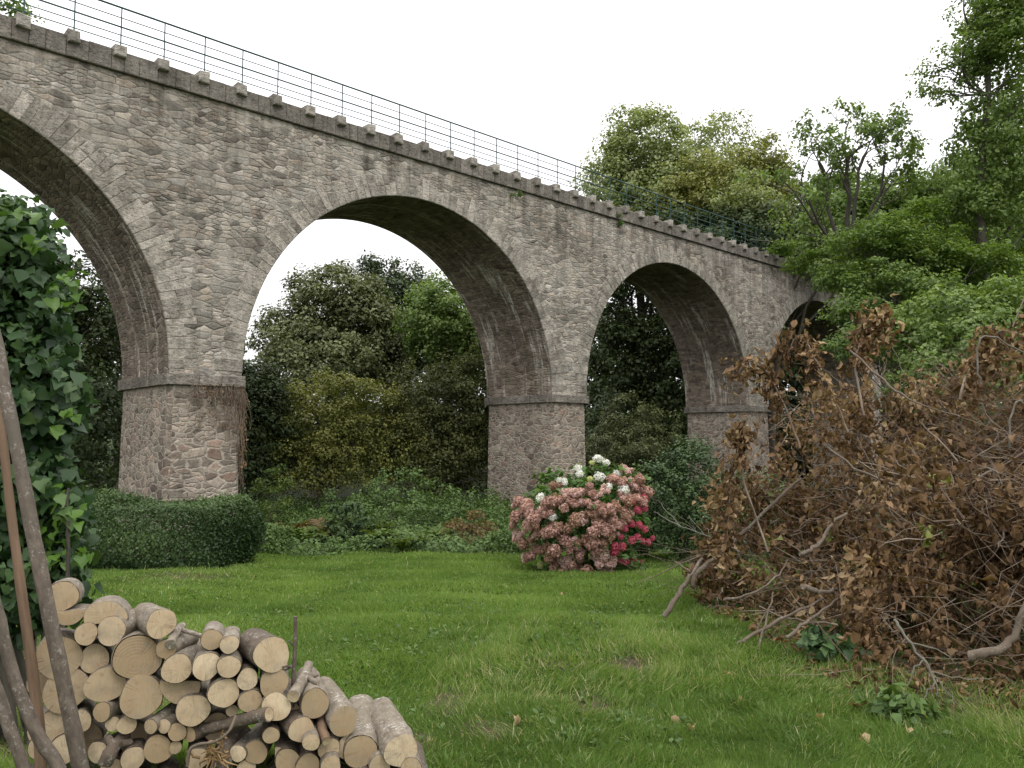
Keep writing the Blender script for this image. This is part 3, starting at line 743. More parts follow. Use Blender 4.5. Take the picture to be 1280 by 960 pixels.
tips = tips[rng.random(len(tips)) < .8]
clumps(mb, tips, .21, 20, .11, 'oval', .8); put(mb.build('crown', 'mid', root), base)

tree('feathery_tree', B(1115, 19), [E(1105, 285, 19.5, 30, 16), E(1150, 265, 20, 26, 14), E(1070, 300, 19, 34, 16), E(1135, 312, 19.5, 40, 18), E(1050, 345, 19, 30, 18), E(1185, 325, 19, 42, 22), E(1100, 350, 18.6, 44, 22), E(1160, 365, 18, 46, 22), E(1070, 390, 18, 36, 24), E(1130, 410, 17.5, 50, 26), E(1210, 380, 17.5, 45, 24), E(978, 310, 21, 16, 10), E(1000, 330, 21, 13, 9), E(1022, 318, 20.5, 14, 8), E(1240, 330, 19, 40, 26), E(1080, 430, 17, 40, 24), E(1120, 330, 20, 80, 50)],
     'bright feathery-leaved tree drooping over the right end of the viaduct', 'tree', 'acacia',   .14, .27, 55, 560, .085, inner=.45, flat=.5, upb=.9, hang=.3, nlimb=26)
base = B(1228, 20)
root = empty('tall_ash_tree', base, 'tallest tree, slender and loose-crowned, running out of the top right corner', 'tree')
tb = MB(); tips = []; top = at(1232, -90, 20)
trk = wig(bez(base-ZU*.3, at(1222, 300, 20), top, 12), .07); tube(tb, trk, np.linspace(.16, .035, 12), 8)
for i in range(40):
    f = .42+.56*rng.random(); q = trk[int(f*11)]; a = rng.random()*2*PI; v = RH*math.cos(a)+FH*math.sin(a)+ZU*.45
    grow(tb, q, v, (1.25-.5*f)*1.25, .035, 1, tips, .3)
put(tb.build('trunk', 'bark', root), base); tips = np.array(tips)
mb = MB(); clumps(mb, tips, .3, 42, .1, 'oval', .7)
C2 = np.concatenate([lump_ellipsoid(*E(1240, 60, 20, 34, 66), 80, .4), lump_ellipsoid(*E(1238, 170, 20, 44, 55), 90, .4), lump_ellipsoid(*E(1272, 20, 19, 34, 70), 70, .4), lump_ellipsoid(*E(1215, 250, 20, 40, 42), 70, .4), lump_ellipsoid(*E(1275, 230, 20, 45, 60), 80, .4)])
clumps(mb, C2, .32, 50, .1, 'oval', .6); put(mb.build('crown', 'mid', root), base)
tree('ash_tree', B(1085, 27), [E(1060, 262, 27, 50, 38), E(1110, 262, 27, 42, 34), E(1160, 270, 27, 42, 45), E(1030, 310, 27, 45, 40), E(1090, 320, 26, 75, 50)], 'mid-green bushy tree behind the open bare-limbed one, filling in below it', 'tree', 'mid', .2, .5, 70, 260, .14, inner=.3)
tree('elder_shrub', B(1200, 13.5), [E(1190, 405, 13.5, 80, 42), E(1265, 395, 13, 60, 50), E(1120, 430, 13.5, 45, 30), E(1240, 470, 12.5, 110, 80)], 'fresh green leafy bush rising just behind the brown heap', 'shrub', 'mid', .06, .2, 46, 330, .075, 'oval', inner=.2)

# far wood: one mass beyond the countable trees
def woodland():
    mb = MB(); tb = MB()
    xs = np.arange(-900, 2300, 26)
    for px in xs:
        d = 64+rng.uniform(-4, 8)
        ty = np.interp(px, [-900, -100, 150, 270, 330, 620, 660, 1000, 1050, 1300, 2300], [300, 330, 380, 450, 468, 468, 400, 370, 330, 260, 250])+rng.normal()*12
        for y in np.arange(ty+14, 585, 24):
            c = at(px+rng.normal()*9, y+rng.normal()*6, d+(y-ty)*-.03)
            clumps(mb, c[None]+rng.normal(size=(4, 3))*np.array([.9, .9, .6]), 1.2, 60, .5)
    tag(mb.build('woodland', 'darkleaf'), kind='stuff')
woodland()

# ------------------------------------------------------------------ hedge, undergrowth
def box_points(n, c, half, rnd=.25, lumps=.06):
    P = rng.uniform(-1, 1, (n, 3))
    ax = rng.integers(0, 3, n); s = np.sign(rng.normal(size=n)); P[np.arange(n), ax] = s
    N = P.copy(); L = np.linalg.norm(P, axis=1, keepdims=True)
    P = P*(1-rnd)+P/L*rnd*1.25
    N = unit(np.sign(P)*np.abs(P)**4)
    P = P*half
    q = np.sin(P[:, 0]*3.1+1)*np.cos(P[:, 1]*3.7)+np.sin(P[:, 2]*5+P[:, 0]*2.3)
    P = P+N*(lumps*q[:, None]+rng.normal(size=(n, 1))*.035-.03*rng.random((n, 1)))
    return P, N

def hedge():
    d0 = 12.9; l0, l1 = (-40-640)/FPX*d0, (300-640)/FPX*d0
    cxy = dl(d0+.3, (l0+l1)/2); zb = float(gz(cxy[0], cxy[1])); half = np.array([(l1-l0)/2, .75, .55])
    base = np.array([cxy[0], cxy[1], zb])
    root = empty('clipped_hedge', base, 'low clipped dark-green hedge in front of the ivy-stemmed pier', 'hedge')
    ang = math.atan2(RH[1], RH[0]); R = np.array([[math.cos(ang), -math.sin(ang), 0], [math.sin(ang), math.cos(ang), 0], [0, 0, 1]])
    mb = MB()
    P, N = box_points(70000, 0, half, .5, .085)
    W = P @ R.T; NW = N @ R.T
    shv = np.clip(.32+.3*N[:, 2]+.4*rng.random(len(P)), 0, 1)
    cl = .5+.35*np.sin(P[:, 0]*2.2)*np.cos(P[:, 2]*4)
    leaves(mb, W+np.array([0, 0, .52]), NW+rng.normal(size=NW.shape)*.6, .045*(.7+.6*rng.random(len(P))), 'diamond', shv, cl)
    # stray shoots
    k = 900; i = rng.integers(0, len(P), k); i = i[N[i][:, 2] > .2]
    leaves(mb, (W+np.array([0, 0, .52]))[i]+ZU*rng.uniform(.02, .12, (len(i), 1)), rng.normal(size=(len(i), 3)), .055, 'diamond', .6+.4*rng.random(len(i)), .8)
    mb.build('foliage', 'hedge', root)
    sb = MB()
    for x in np.linspace(-half[0]+.3, half[0]-.3, 12):
        p = np.array([x, rng.normal()*.2, -.1]) @ R.T
        for _ in range(3): tube(sb, bez(p, p+ZU*.4, p+np.array([rng.normal()*.3, rng.normal()*.2, .85]), 5), np.linspace(.025, .006, 5), 5)
    sb.build('stem', 'bark', root)
hedge()

def mound(name, px, py_top, d, rx, label, leafm, n=60, per=45, size=.07, clr=.2, shape='diamond', depth=None, flat=.7, cat='shrub', group=None, stems=8, upb=.6):
    base = B(px, d); top = at(px, py_top, d)[2]; h = max(top-base[2], .15); k = rx/FPX*d
    root = empty(name, base, label, cat, group)
    C = lump_ellipsoid(np.array([0, 0, h*.35]), (k, depth or k, h*.62), n, .25, -.55, rng.random()*6)
    C[:, 2] = np.maximum(C[:, 2], .05)
    mb = MB(); clumps(mb, C, clr, per, size, shape, flat, np.array([0, 0, h*.3]), upb=upb); mb.build('foliage', leafm, root)
    sb = MB()
    for q in C[rng.choice(len(C), min(stems, len(C)), False)]: tube(sb, wig(bez([rng.normal()*.08, rng.normal()*.08, -.05], q*.5+ZU*.15, q, 6), .02), np.linspace(.012, .004, 6), 5)
    sb.build('stem', 'bark', root)
    return root

mound('bramble_patch', 500, 590, 22.5, 85, 'glossy green bramble mound in the shade under the middle arch', 'bramble', 110, 60, .085, .26)
mound('bramble_patch', 590, 612, 21.5, 50, 'bramble mound hard against the left foot of the middle pier', 'bramble', 70, 50, .08, .22)
mound('nettle_patch', 345, 580, 22.5, 24, 'tall pale weeds at the right foot of the ivy-stemmed pier', 'fern', 45, 40, .08, .2, 'oval')
mound('elder_seedling', 440, 622, 18.0, 30, 'dark round-leaved low shrub among the bracken, centre of the undergrowth', 'hedge', 40, 34, .1, .15, 'oval')
mound('nettle_patch', 330, 655, 15.6, 36, 'grey-green weed clump against the right end of the clipped hedge', 'bramble', 60, 45, .06, .16, 'oval')
mound('dock_clump', 590, 640, 17.3, 32, 'reddish-brown dying weeds left of the flowering bush', 'brownfern', 45, 30, .075, .16, 'oval')
mound('weed_clump', 635, 655, 16.0, 26, 'mixed green weeds between the brown dock and the flowering bush', 'bramble', 40, 40, .06, .15, 'oval')
mound('weed_clump', 400, 690, 15.3, 34, 'low green weeds at the lawn edge under the bracken', 'bramble', 40, 40, .055, .12, 'oval')
mound('nettle_patch', 285, 645, 16.4, 30, 'ragged weeds rising behind the hedge beside the pier', 'bramble', 50, 40, .06, .16, 'oval')

def fern_parts(root, matn, n=11, L=.8, seed=0):
    mb = MB()
    for k in range(n):
        a = k/n*2*PI+rng.normal()*.25; el = rng.uniform(.55, 1.15); ln = L*rng.uniform(.7, 1.15)
        h = np.array([math.cos(a), math.sin(a), 0])
        pts = bez([0, 0, 0], h*ln*.4*math.cos(el)+ZU*ln*.9*math.sin(el), h*ln*.95+ZU*ln*(.25+.35*rng.random()), 9)
        tube(mb, pts, np.linspace(.006, .002, 9), 4, .3, .4)
        m = 22; t = np.linspace(.18, .98, m); P = np.array([np.interp(t, np.linspace(0, 1, 9), pts[:, i]) for i in range(3)]).T
        T = unit(np.gradient(P, axis=0)); side = unit(np.cross(T, ZU)); N = unit(np.cross(side, T))
        w = ln*.30*np.sin(np.clip(t*1.05, 0, 1)**.8*PI)**.8+.015
        for s in (-1, 1):
            leaves(mb, P, N+rng.normal(size=P.shape)*.15, w, 'diamond', None, .3+.5*rng.random(), along=side*s+T*.45, wide=.55)
    return mb.build('frond', matn, root)
fern0 = {}
for i, (px, d, m, s, lab) in enumerate([(378, 17.3, 'fern', 1.0, 'left green bracken fern at the back edge of the lawn'), (412, 18.2, 'brownfern', 1.1, 'rust-brown bracken fern beside the dark round-leaved shrub'),
        (372, 18.8, 'brownfern', 1.0, 'browning bracken fern behind the left green one'), (430, 20.3, 'fern', 1.3, 'tall pale bracken fern just behind the dark round-leaved shrub'), (508, 16.4, 'fern', .8, 'low bright fern at the lawn edge below the bramble mound'),
        (480, 17.6, 'fern', .9, 'fern immediately right of the dark round-leaved shrub'), (548, 17.8, 'fern', .9, 'fern midway between the dark shrub and the brown dock'), (325, 17.5, 'fern', .9, 'fern half hidden behind the weed clump by the hedge'), (462, 20.2, 'fern', 1.1, 'yellowish fern in front of the bramble mound')]):
    b = B(px, d); root = empty('bracken_fern', b, lab, 'fern', 'bracken ferns in the undergrowth')
    if m not in fern0: o = fern0[m] = fern_parts(root, m)
    else: o = fern0[m].copy(); COL.objects.link(o); o.parent = root
    root.scale = (s*.95,)*3; root.rotation_euler.z = rng.random()*6

def ground_cover():
    mb = MB(); k = 22000
    d = rng.uniform(15.7, 32, k); l = rng.uniform(-.62, .62, k)*d
    keep = rng.random(k) < smooth((d-15.4-1.2*np.sin(l*1.7)*.5)/1.5)
    d, l = d[keep], l[keep]
    P = CAM[None]+d[:, None]*FH+l[:, None]*RH; P[:, 2] = gz(P[:, 0], P[:, 1])
    hh = (.10+.30*(.5+.5*np.sin(P[:, 0]*1.9)*np.cos(P[:, 1]*1.6)))*(1+1.2*smooth((d-20)/5))
    C = P+ZU*(hh*rng.random(len(P)))[:, None]
    clumps(mb, C, .16, 9, .085, 'diamond', .6, upb=.9)
    tag(mb.build('ground_cover', 'bramble'), kind='stuff')
ground_cover()

# dry ivy stems on the left pier
def dead_ivy():
    p1 = PIERS[1]; mb = MB()
    root = empty('dead_ivy', (p1, 0, -.6), 'dry brown ivy stems hanging on the right half of the left pier below its ledge', 'dead ivy')
    for k in range(150):
        x = p1+HALF*(1.02-1.55*rng.random()**1.6); z = ZI-.2-rng.random()*.25
        L = (.3+2.0*rng.random()**2)*(.35+.65*(x-p1+HALF)/(2*HALF))
        m = 8; pts = np.stack([x+np.cumsum(rng.normal(size=m)*.035), -.03-.05*rng.random()-.008*np.arange(m)-rng.random(m)*.03, z-np.linspace(0, L, m)], 1)
        tube(mb, pts, np.linspace(.007, .003, m)*(.5+rng.random()), 4)
    for k in range(60):
        z = ZI-.2-rng.random()*2.6; y = rng.random()*.5; m = 6
        pts = np.stack([p1+HALF+.05+np.abs(np.cumsum(rng.normal(size=m)*.04)), y+np.cumsum(rng.normal(size=m)*.03), z-np.linspace(0, .5+rng.random()*.5, m)], 1)
        tube(mb, pts, np.linspace(.007, .003, m), 4)
    o = mb.build('stem', 'twig', root); o.location = (-p1, 0, .6)
    lb = MB(); k = 260
    P = np.stack([p1+HALF+rng.normal(size=k)*.05+.06, rng.random(k)*.35-.08, ZI-.5-rng.random(k)*1.9], 1)
    P2 = np.stack([p1+HALF*rng.uniform(-.2, 1, 120), np.full(120, -.07), ZI-.22-rng.random(120)**2*1.1], 1)
    P = np.concatenate([P, P2]); leaves(lb, P, rng.normal(size=P.shape)-np.array([0, .8, 0]), .07, 'curl')
    o = tag(lb.build('dead_leaf', 'dead', root), kind='stuff'); o.location = (-p1, 0, .6)
dead_ivy()
for px, py, lab in [(772, 272, 'small green plant rooted in the masonry joint under the coping, above the third arch'), (645, 244, 'tiny yellow-green weed growing from the joint under the coping, right of the middle arch')]:
    v = at(px, py, 1.0)-CAM; p = CAM+v*((-.06-CAM[1])/v[1])
    root = empty('wall_plant', p, lab, 'plant'); mb = MB(); k = 5 if px > 700 else 3
    clumps(mb, rng.normal(size=(k, 3))*np.array([.13, .03, .12])*(1 if px > 700 else .6)+np.array([0, -.08, -.03]), .12, 34, .07, 'oval', .8); mb.build('foliage', 'mid' if px > 700 else 'acacia', root)
    sb = MB(); tube(sb, [[0, .1, 0], [0, -.03, .03], [0, -.1, .0]], .006, 4); sb.build('stem', 'bark', root)

# ------------------------------------------------------------------ flowering hydrangea
def hydrangea():
    d = 12.9; b = B(733, d)
    root = empty('hydrangea_bush', b, 'big domed hydrangea covered in pink, white and crimson flower heads at the lawn edge', 'flowering bush')
    k = d/FPX
    ctr = np.array([0, 0, .72]); rad = np.array([85*k, .95, .95])
    C = lump_ellipsoid(np.zeros(3), (rad[0]*.9, rad[1]*.9, rad[2]*.9), 150, .25, -.8)
    def w(P):    # bush frame (across, depth, up) -> local
        P = np.asarray(P); return P[:, 0:1]*RH+P[:, 1:2]*FH+P[:, 2:3]*ZU+ctr
    mb = MB(); clumps(mb, w(C), .2, 26, .11, 'oval', .8, ctr, upb=.7); mb.build('foliage', 'hydleaf', root)
    sb = MB()
    for q in w(C[::9]): tube(sb, bez([rng.normal()*.15, rng.normal()*.15, -.05], q*np.array([.5, .5, .6]), q, 6), np.linspace(.014, .005, 6), 5)
    sb.build('stem', 'bark', root)
    def head(kind, R, var):
        m = MB(); old = kind in ('dusty', 'rust', 'blush')
        lobes = [(np.zeros(3), 1.0)] if not old else [(rng.normal(size=3)*np.array([.62, .62, .35])*R, rng.uniform(.45, .8)) for _ in range(4)]
        for c, f in lobes:
            n = 80 if not old else 55; i = np.arange(n)+.5; z = 1-1.8*i/n; ph = i*PI*(3-5**.5)+rng.random()*6
            U = np.stack([np.sqrt(1-z*z)*np.cos(ph), np.sqrt(1-z*z)*np.sin(ph), z*.85], 1)*(1+rng.normal(size=(n, 1))*.13)
            lob = np.clip(rng.normal(.5, .25), 0, 1)
            for q in range(4):
                t1 = unit(np.cross(U, rng.normal(size=(n, 3))))
                leaves(m, c+U*R*f*.92, U+rng.normal(size=U.shape)*.55, R*(.30 if old else .34)*rng.uniform(.7, 1.2, n), 'diamond', np.clip(.5+.4*U[:, 2]+rng.normal(size=n)*.3, 0, 1), lob, along=t1, wide=1.4)
        return m.build('flower_head', PET[kind], root)
    protos = {}
    spots = []
    def hp(px, py):   # a point of the dome's near side on that bearing
        x = (px-733)/85.0; z = ((at(px, py, d)[2]-b[2])-ctr[2])/rad[2]
        r2 = min(x*x+z*z, 1.0); y = -math.sqrt(max(0, 1-r2))
        return np.array([x*rad[0], y*rad[1]*.98, z*rad[2]])
    def pc(cx, cy): return 620+cx/4, 540+cy/4
    white = [(505, 145, 24), (540, 162, 17), (397, 185, 19), (402, 210, 18), (492, 222, 24), (578, 208, 17), (308, 240, 15), (332, 250, 14), (220, 320, 20), (273, 402, 19), (532, 265, 16), (190, 495, 12), (330, 240, 14), (600, 280, 27)]
    cream = [(447, 231, 13), (467, 160, 12), (222, 645, 17)]
    blush = [(655, 248, 28), (500, 285, 22), (472, 312, 20), (375, 500, 17), (145, 625, 20), (327, 500, 18), (547, 472, 16), (515, 650, 26), (635, 190, 26), (690, 215, 20)]
    mag = [(590, 445, 22), (628, 432, 17), (668, 440, 17), (695, 462, 16), (575, 488, 14), (550, 530, 17), (585, 535, 18), (550, 558, 18), (630, 508, 18), (657, 495, 15), (685, 518, 14), (717, 527, 15), (742, 512, 12), (605, 607, 18), (640, 610, 20), (698, 634, 12), (584, 605, 13), (690, 360, 22), (705, 320, 18), (660, 372, 18), (640, 335, 15)]
    used = [(x, y, r) for L in (white, cream, blush, mag) for x, y, r in L]
    for L, kd in ((white, 'white'), (cream, 'cream'), (blush, 'blush'), (mag, 'magenta')):
        for x, y, r in L: spots.append((kd, x, y, r))
    tries = 0
    while len(spots) < 99 and tries < 9000:
        tries += 1
        x = rng.uniform(95, 740); y = rng.uniform(170, 665); r = rng.uniform(20, 38)
        if ((x-420)/335)**2+((y-430)/270)**2 > 1: continue
        if y < 340 and x < 300 and y < 340-(x-190)*.9: continue
        if 560 < x and 400 < y: continue
        if x < 560 and y < 240: continue
        if any((x-a)**2+(y-c_)**2 < ((r+q)*.70)**2 for a, c_, q in used): continue
        used.append((x, y, r)); spots.append(('dusty' if rng.random() < .55 else 'rust' if rng.random() < .75 else 'blush', x, y, r))
    for kd, x, y, r in spots:
        px, py = pc(x, y); q = hp(px, py)
        key = (kd, int(rng.integers(0, 4)))
        if key not in protos: o = protos[key] = head(kd, .10, key[1])
        else: o = protos[key].copy(); COL.objects.link(o); o.parent = root
        u = unit(q); q = q+u*.03
        o.location = Vector(w(q[None])[0]); n = u[0]*RH+u[1]*FH+u[2]*ZU+ZU*.5
        o.rotation_euler = Vector(n).to_track_quat('Z', 'Y').to_euler(); s = r/4/FPX*d/.10*(1.2 if kd in ('dusty', 'rust') else 1.05)
        o.scale = (s, s, s*rng.uniform(.85, 1.05))
        col = {'white': 'white', 'cream': 'greenish cream', 'blush': 'pale pink', 'dusty': 'dusty pink', 'rust': 'faded brownish pink', 'magenta': 'crimson pink'}[kd]
        o['label'] = col+' flower head'
hydrangea()
mound('escallonia_shrub', 855, 556, 13.9, 68, 'small-leaved dark green shrub right of the hydrangea, behind the bare twigs', 'hedge', 330, 80, .055, .2, depth=1.0, upb=.6)
mound('escallonia_shrub', 925, 585, 14.3, 55, 'lighter green shrub between the dark small-leaved shrub and the brown heap', 'bramble', 160, 60, .055, .22, depth=1.0)

# ------------------------------------------------------------------ brush heap
HE = [((8.1, 4.35), (1.8, 1.9, 2.5)), ((7.4, 5.4), (2.2, 2.2, 2.42)), ((6.15, 3.6), (1.2, 1.1, 1.35)), ((8.4, 2.9), (1.05, 1.1, 1.3)), ((6.0, 4.6), (1.5, 1.2, 1.7))]
def heap():
    b = dl(7.6, 4.4); b[2] = float(gz(b[0], b[1]))
    root = empty('brush_heap', b, 'huge heap of felled branches and withered brown leaves at the right of the lawn', 'brush heap')
    C = []; Nn = []
    for i, ((d, l), r) in enumerate(HE):
        k = int(170*r[0]*r[2]/3)
        c = dl(d, l); c[2] = float(gz(c[0], c[1]))
        P = lump_ellipsoid(np.zeros(3), (r[0], r[1], r[2]), k*2, .22, -.05)
        W = c+P[:, 0:1]*RH+P[:, 1:2]*FH+P[:, 2:3]*ZU
        C.append(W)
    C = np.concatenate(C)
    # drop what lies deep inside another lobe
    keep = np.ones(len(C), bool)
    for (d, l), r in HE:
        c = dl(d, l); q = C-c; e = ((q@RH)/r[0])**2+((q@FH)/r[1])**2+(q[:, 2]/r[2])**2
        keep &= (e > .30) | (rng.random(len(C)) < .25)
    C = C[keep]
    front = C[rng.random(len(C)) < .74]
    mb = MB(); k = len(front); n = 84
    rr = .09+.15*rng.random(k)
    D = rng.normal(size=(k, n, 3))*np.array([.55, .55, .6]); P = front[:, None]+D*rr[:, None, None]*np.array([1, 1, 1.35])
    cl = np.clip(rng.normal(.45, .34, k), 0, 1)
    drop = np.array([0, 0, -1.5])+rng.normal(size=(k, 1, 3))*.7+rng.normal(size=(k, n, 3))*.5
    nz = P.reshape(-1, 3); shv = np.clip(rng.random(k*n)*.75+.12, 0, 1)
    crisp(mb, nz, rng.normal(size=(k*n, 3))+np.tile(-FH*.5+ZU*.4, (k*n, 1)), .078*(.4+.95*rng.random(k*n)), shv, np.repeat(cl, n), drop.reshape(-1, 3))
    put(tag(mb.build('withered_leaf', 'dead', root), kind='stuff'), b)
    tb = MB()
    CT = C[((C-CAM) @ RH > 2.9) | (C[:, 2] < .55)]
    for i in range(3000):
        q = CT[rng.integers(len(CT))]+rng.normal(size=3)*.12+(unit(np.array([0, 0, .5])-FH)*.14 if i % 3 == 0 else 0)
        c = dl(*HE[rng.integers(len(HE))][0]); out = unit(q-c)
        v = unit(rng.normal(size=3)*np.array([1, 1, .5])+out*.5); L = rng.uniform(.25, .95)
        m = 5; e = q+v*L; mid = (q+e)/2+rng.normal(size=3)*.10*L
        r = rng.choice([.0022, .003, .004, .006, .009], p=[.36, .34, .17, .09, .04])
        tube(tb, wig(bez(q, mid, e, m), .015), np.linspace(r, r*.4, m), 4, cap=False)
        if rng.random() < .5:
            for _ in range(2):
                s = q+v*L*rng.uniform(.3, .9); e2 = s+unit(v+rng.normal(size=3)*.7)*L*.4; tube(tb, wig(bez(s, (s+e2)/2, e2, 4), .012), np.linspace(r*.6, r*.3, 4), 3, cap=False)
    put(tag(tb.build('twig', 'twig', root), kind='stuff'), b)
    # litter of fallen leaves round the foot
    fb = MB(); k = 5200; an = rng.uniform(PI*.5, PI*1.7, k); hi = rng.integers(0, len(HE), k); A = np.array([h[0] for h in HE])[hi]; RR = np.array([h[1] for h in HE])[hi]; f = .85+.28*np.abs(rng.normal(size=k))
    dd = A[:, 0]+np.cos(an)*RR[:, 1]*f; ll = A[:, 1]+np.sin(an)*RR[:, 0]*f; ok = (ll > 2.0)
    dd, ll = dd[ok], ll[ok]; q = CAM+dd[:, None]*FH+ll[:, None]*RH; q[:, 2] = gz(q[:, 0], q[:, 1])+.02+.03*rng.random(len(q))
    crisp(fb, q, ZU+rng.normal(size=q.shape)*.5, .07*(.5+.8*rng.random(len(q))), rng.random(len(q)), rng.random(len(q))*.8, rng.normal(size=q.shape)*np.array([1, 1, .2])); tag(fb.build('leaf_litter', 'dead'), kind='stuff')
    # a few leaves still green
    gb = MB(); q = C[rng.choice(len(C), 26, False)]; clumps(gb, q, .1, 6, .08, 'curl', .8); put(tag(gb.build('wilting_leaf', 'olive', root), kind='stuff'), b)
heap()

def branch(label, pts, r, mat='deadbranch', forks=(), leafy=0, n=8):
    """a cut branch: pts of (px, py, distance); forks: lists of such points with a start index"""
    P = np.array([at(*p) for p in pts]); m = max(8, len(P)*4)
    t = np.linspace(0, len(P)-1, m)
    def cr(P, t):    # Catmull-Rom
        i = np.clip(t.astype(int), 0, len(P)-2); u = (t-i)[:, None]
        p0 = P[np.maximum(i-1, 0)]; p1 = P[i]; p2 = P[i+1]; p3 = P[np.minimum(i+2, len(P)-1)]
        return .5*((2*p1)+(-p0+p2)*u+(2*p0-5*p1+4*p2-p3)*u*u+(-p0+3*p1-3*p2+p3)*u**3)
    Q = wig(cr(P, t), .006)
    b = Q[0].copy(); mb = MB(); tube(mb, Q, np.linspace(r, r*.55, m)*(1+.08*rng.normal(size=m)), n, wob=.05)
    for f in forks:
        F = np.array([at(*p) for p in f[1:]]); s = Q[int(f[0]*(m-1))]
        F = np.concatenate([[s], F]); k = max(5, len(F)*3); G = wig(cr(F, np.linspace(0, len(F)-1, k)), .008)
        tube(mb, G, np.linspace(r*.6, r*.2, k), 6)
    if not leafy:
        o = mb.build('cut_branch', mat); put_ = o; me = o.data
        V = np.empty(len(me.vertices)*3, np.float32); me.vertices.foreach_get('co', V); V = V.reshape(-1, 3)-b; me.vertices.foreach_set('co', V.astype(np.float32).ravel()); o.location = b
        return tag(o, label, 'branch')
    root = empty('leafy_branch', b, label, 'branch'); put(mb.build('stem', mat, root), b)
    lb = MB(); k = leafy; i = (m*.25+rng.random(k)*m*.75).astype(int).clip(0, m-1)
    C = Q[i]+rng.normal(size=(k, 3))*.05-ZU*rng.random((k, 1))*.10
    nn = 15; Pn = C[:, None]+rng.normal(size=(k, nn, 3))*np.array([.045, .045, .07])
    crisp(lb, Pn.reshape(-1, 3), rng.normal(size=(k*nn, 3))-FH*.4, .078*(.5+.8*rng.random(k*nn)), rng.random(k*nn), np.repeat(rng.random(k), nn), np.tile([0, 0, -1.], (k*nn, 1))+rng.normal(size=(k*nn, 3))*.35)
    put(tag(lb.build('withered_leaf', 'dead', root), kind='stuff'), b)
    return root
branch('pale forked branch with its foot on the lawn, leftmost of the heap', [(830, 771, 7.3), (850, 742, 7.35), (866, 716, 7.4), (878, 698, 7.5)], 0.0265, forks=[(.62, (858, 712, 7.4), (843, 701, 7.45))])
branch('long dark branch slanting up from the foot of the pale forked one into the heap', [(866, 735, 7.3), (872, 715, 7.3), (905, 690, 7.4), (950, 645, 7.5), (1002, 598, 7.5)], 0.0234, 'logbark_dark')
branch('thick pale bent limb curving out at the right edge of the picture', [(1212, 820, 5.15), (1240, 815, 5.1), (1265, 798, 5.1), (1280, 762, 5.1), (1300, 700, 5.2)], 0.0328)
branch('grey crooked stick in the middle of the heap, pointing up right', [(1000, 692, 6.5), (1022, 682, 6.5), (1040, 655, 6.6), (1062, 640, 6.7)], 0.0203)
branch('short stout tan stub with a cut end at the centre of the heap', [(1004, 733, 5.9), (1025, 739, 6.0), (1046, 737, 6.3)], 0.0218)
branch('straight grey pole leaning against the foot of the heap', [(982, 797, 5.9), (1010, 776, 6.0), (1048, 748, 6.2)], 0.0140)
branch('long dark branch lying low along the grass at the heap\'s left foot', [(872, 822, 6.2), (920, 806, 6.3), (975, 775, 6.4), (1030, 748, 6.5)], 0.0172, forks=[(.5, (960, 760, 6.4))])
branch('slender upright tan stick at the left foot of the heap', [(944, 822, 6.1), (955, 785, 6.2), (966, 740, 6.3)], 0.0109)
branch('pale many-forked twig fanning down to the grass at the front of the heap', [(1118, 775, 5.2), (1135, 800, 5.1), (1163, 840, 5.0), (1172, 868, 4.95)], 0.0101, 'palebark',
       [(.55, (1140, 840, 5.0), (1128, 872, 4.95)), (.7, (1200, 848, 5.0), (1240, 848, 5.0)), (.75, (1185, 865, 4.95), (1206, 890, 4.9)), (.8, (1158, 868, 4.95), (1150, 895, 4.9)), (.4, (1170, 812, 5.05), (1195, 830, 5.05))])
branch('white curved twig arching at the upper right edge', [(1262, 560, 5.6), (1264, 520, 5.6), (1276, 500, 5.6), (1290, 540, 5.6)], 0.0086, 'palebark')
branch('grey pole across the top of the heap, sloping down to the right', [(1062, 438, 7.0), (1100, 470, 6.8), (1135, 498, 6.6), (1200, 520, 6.5)], 0.0109)
branch('pale stick with a broken tip sticking up from the top right of the heap', [(1226, 480, 6.6), (1222, 455, 6.6), (1228, 420, 6.6), (1262, 432, 6.6), (1290, 445, 6.6)], 0.0094, 'palebark')
branch('curving tan branch at mid height on the heap\'s left flank', [(905, 750, 6.7), (940, 742, 6.6), (970, 722, 6.6), (985, 700, 6.6)], 0.0117)
branch('long thin bare branch slanting over the heap\'s middle', [(1035, 560, 6.6), (1100, 600, 6.4), (1190, 610, 6.2), (1290, 560, 6.1)], 0.0101)
branch('bare grey twig reaching left over the small-leaved shrub', [(925, 690, 8.0), (880, 668, 8.6), (845, 655, 9.2), (818, 640, 9.8)], 0.0078, 'palebark', [(.6, (830, 634, 9.6), (822, 625, 9.7)), (.35, (862, 645, 9.0), (868, 660, 9.0))])
branch('drooping spray of brown leaves highest on the heap\'s left, against the pier', [(1000, 560, 7.2), (978, 500, 7.3), (955, 462, 7.4), (938, 450, 7.4), (920, 470, 7.4)], .010, 'twig', leafy=16)
branch('ragged hanging string of brown leaves at the far left of the heap', [(960, 690, 7.2), (930, 600, 7.4), (922, 530, 7.4), (915, 560, 7.35), (912, 620, 7.3), (908, 680, 7.3)], .010, 'twig', leafy=26)
branch('leafy brown spray poking up at the middle of the heap\'s crest', [(1080, 520, 7.0), (1070, 450, 7.2), (1085, 410, 7.3), (1108, 398, 7.3)], .012, 'twig', leafy=30)
branch('leafy brown spray topping the heap near the right edge', [(1200, 500, 7.0), (1215, 455, 7.1), (1240, 420, 7.1), (1275, 415, 7.1)], .012, 'twig', leafy=30)
branch('leafy spray leaning from the heap over the dark fourth arch', [(1060, 540, 7.0), (1030, 470, 7.1), (1000, 420, 7.3), (985, 440, 7.3)], .010, 'twig', leafy=20)
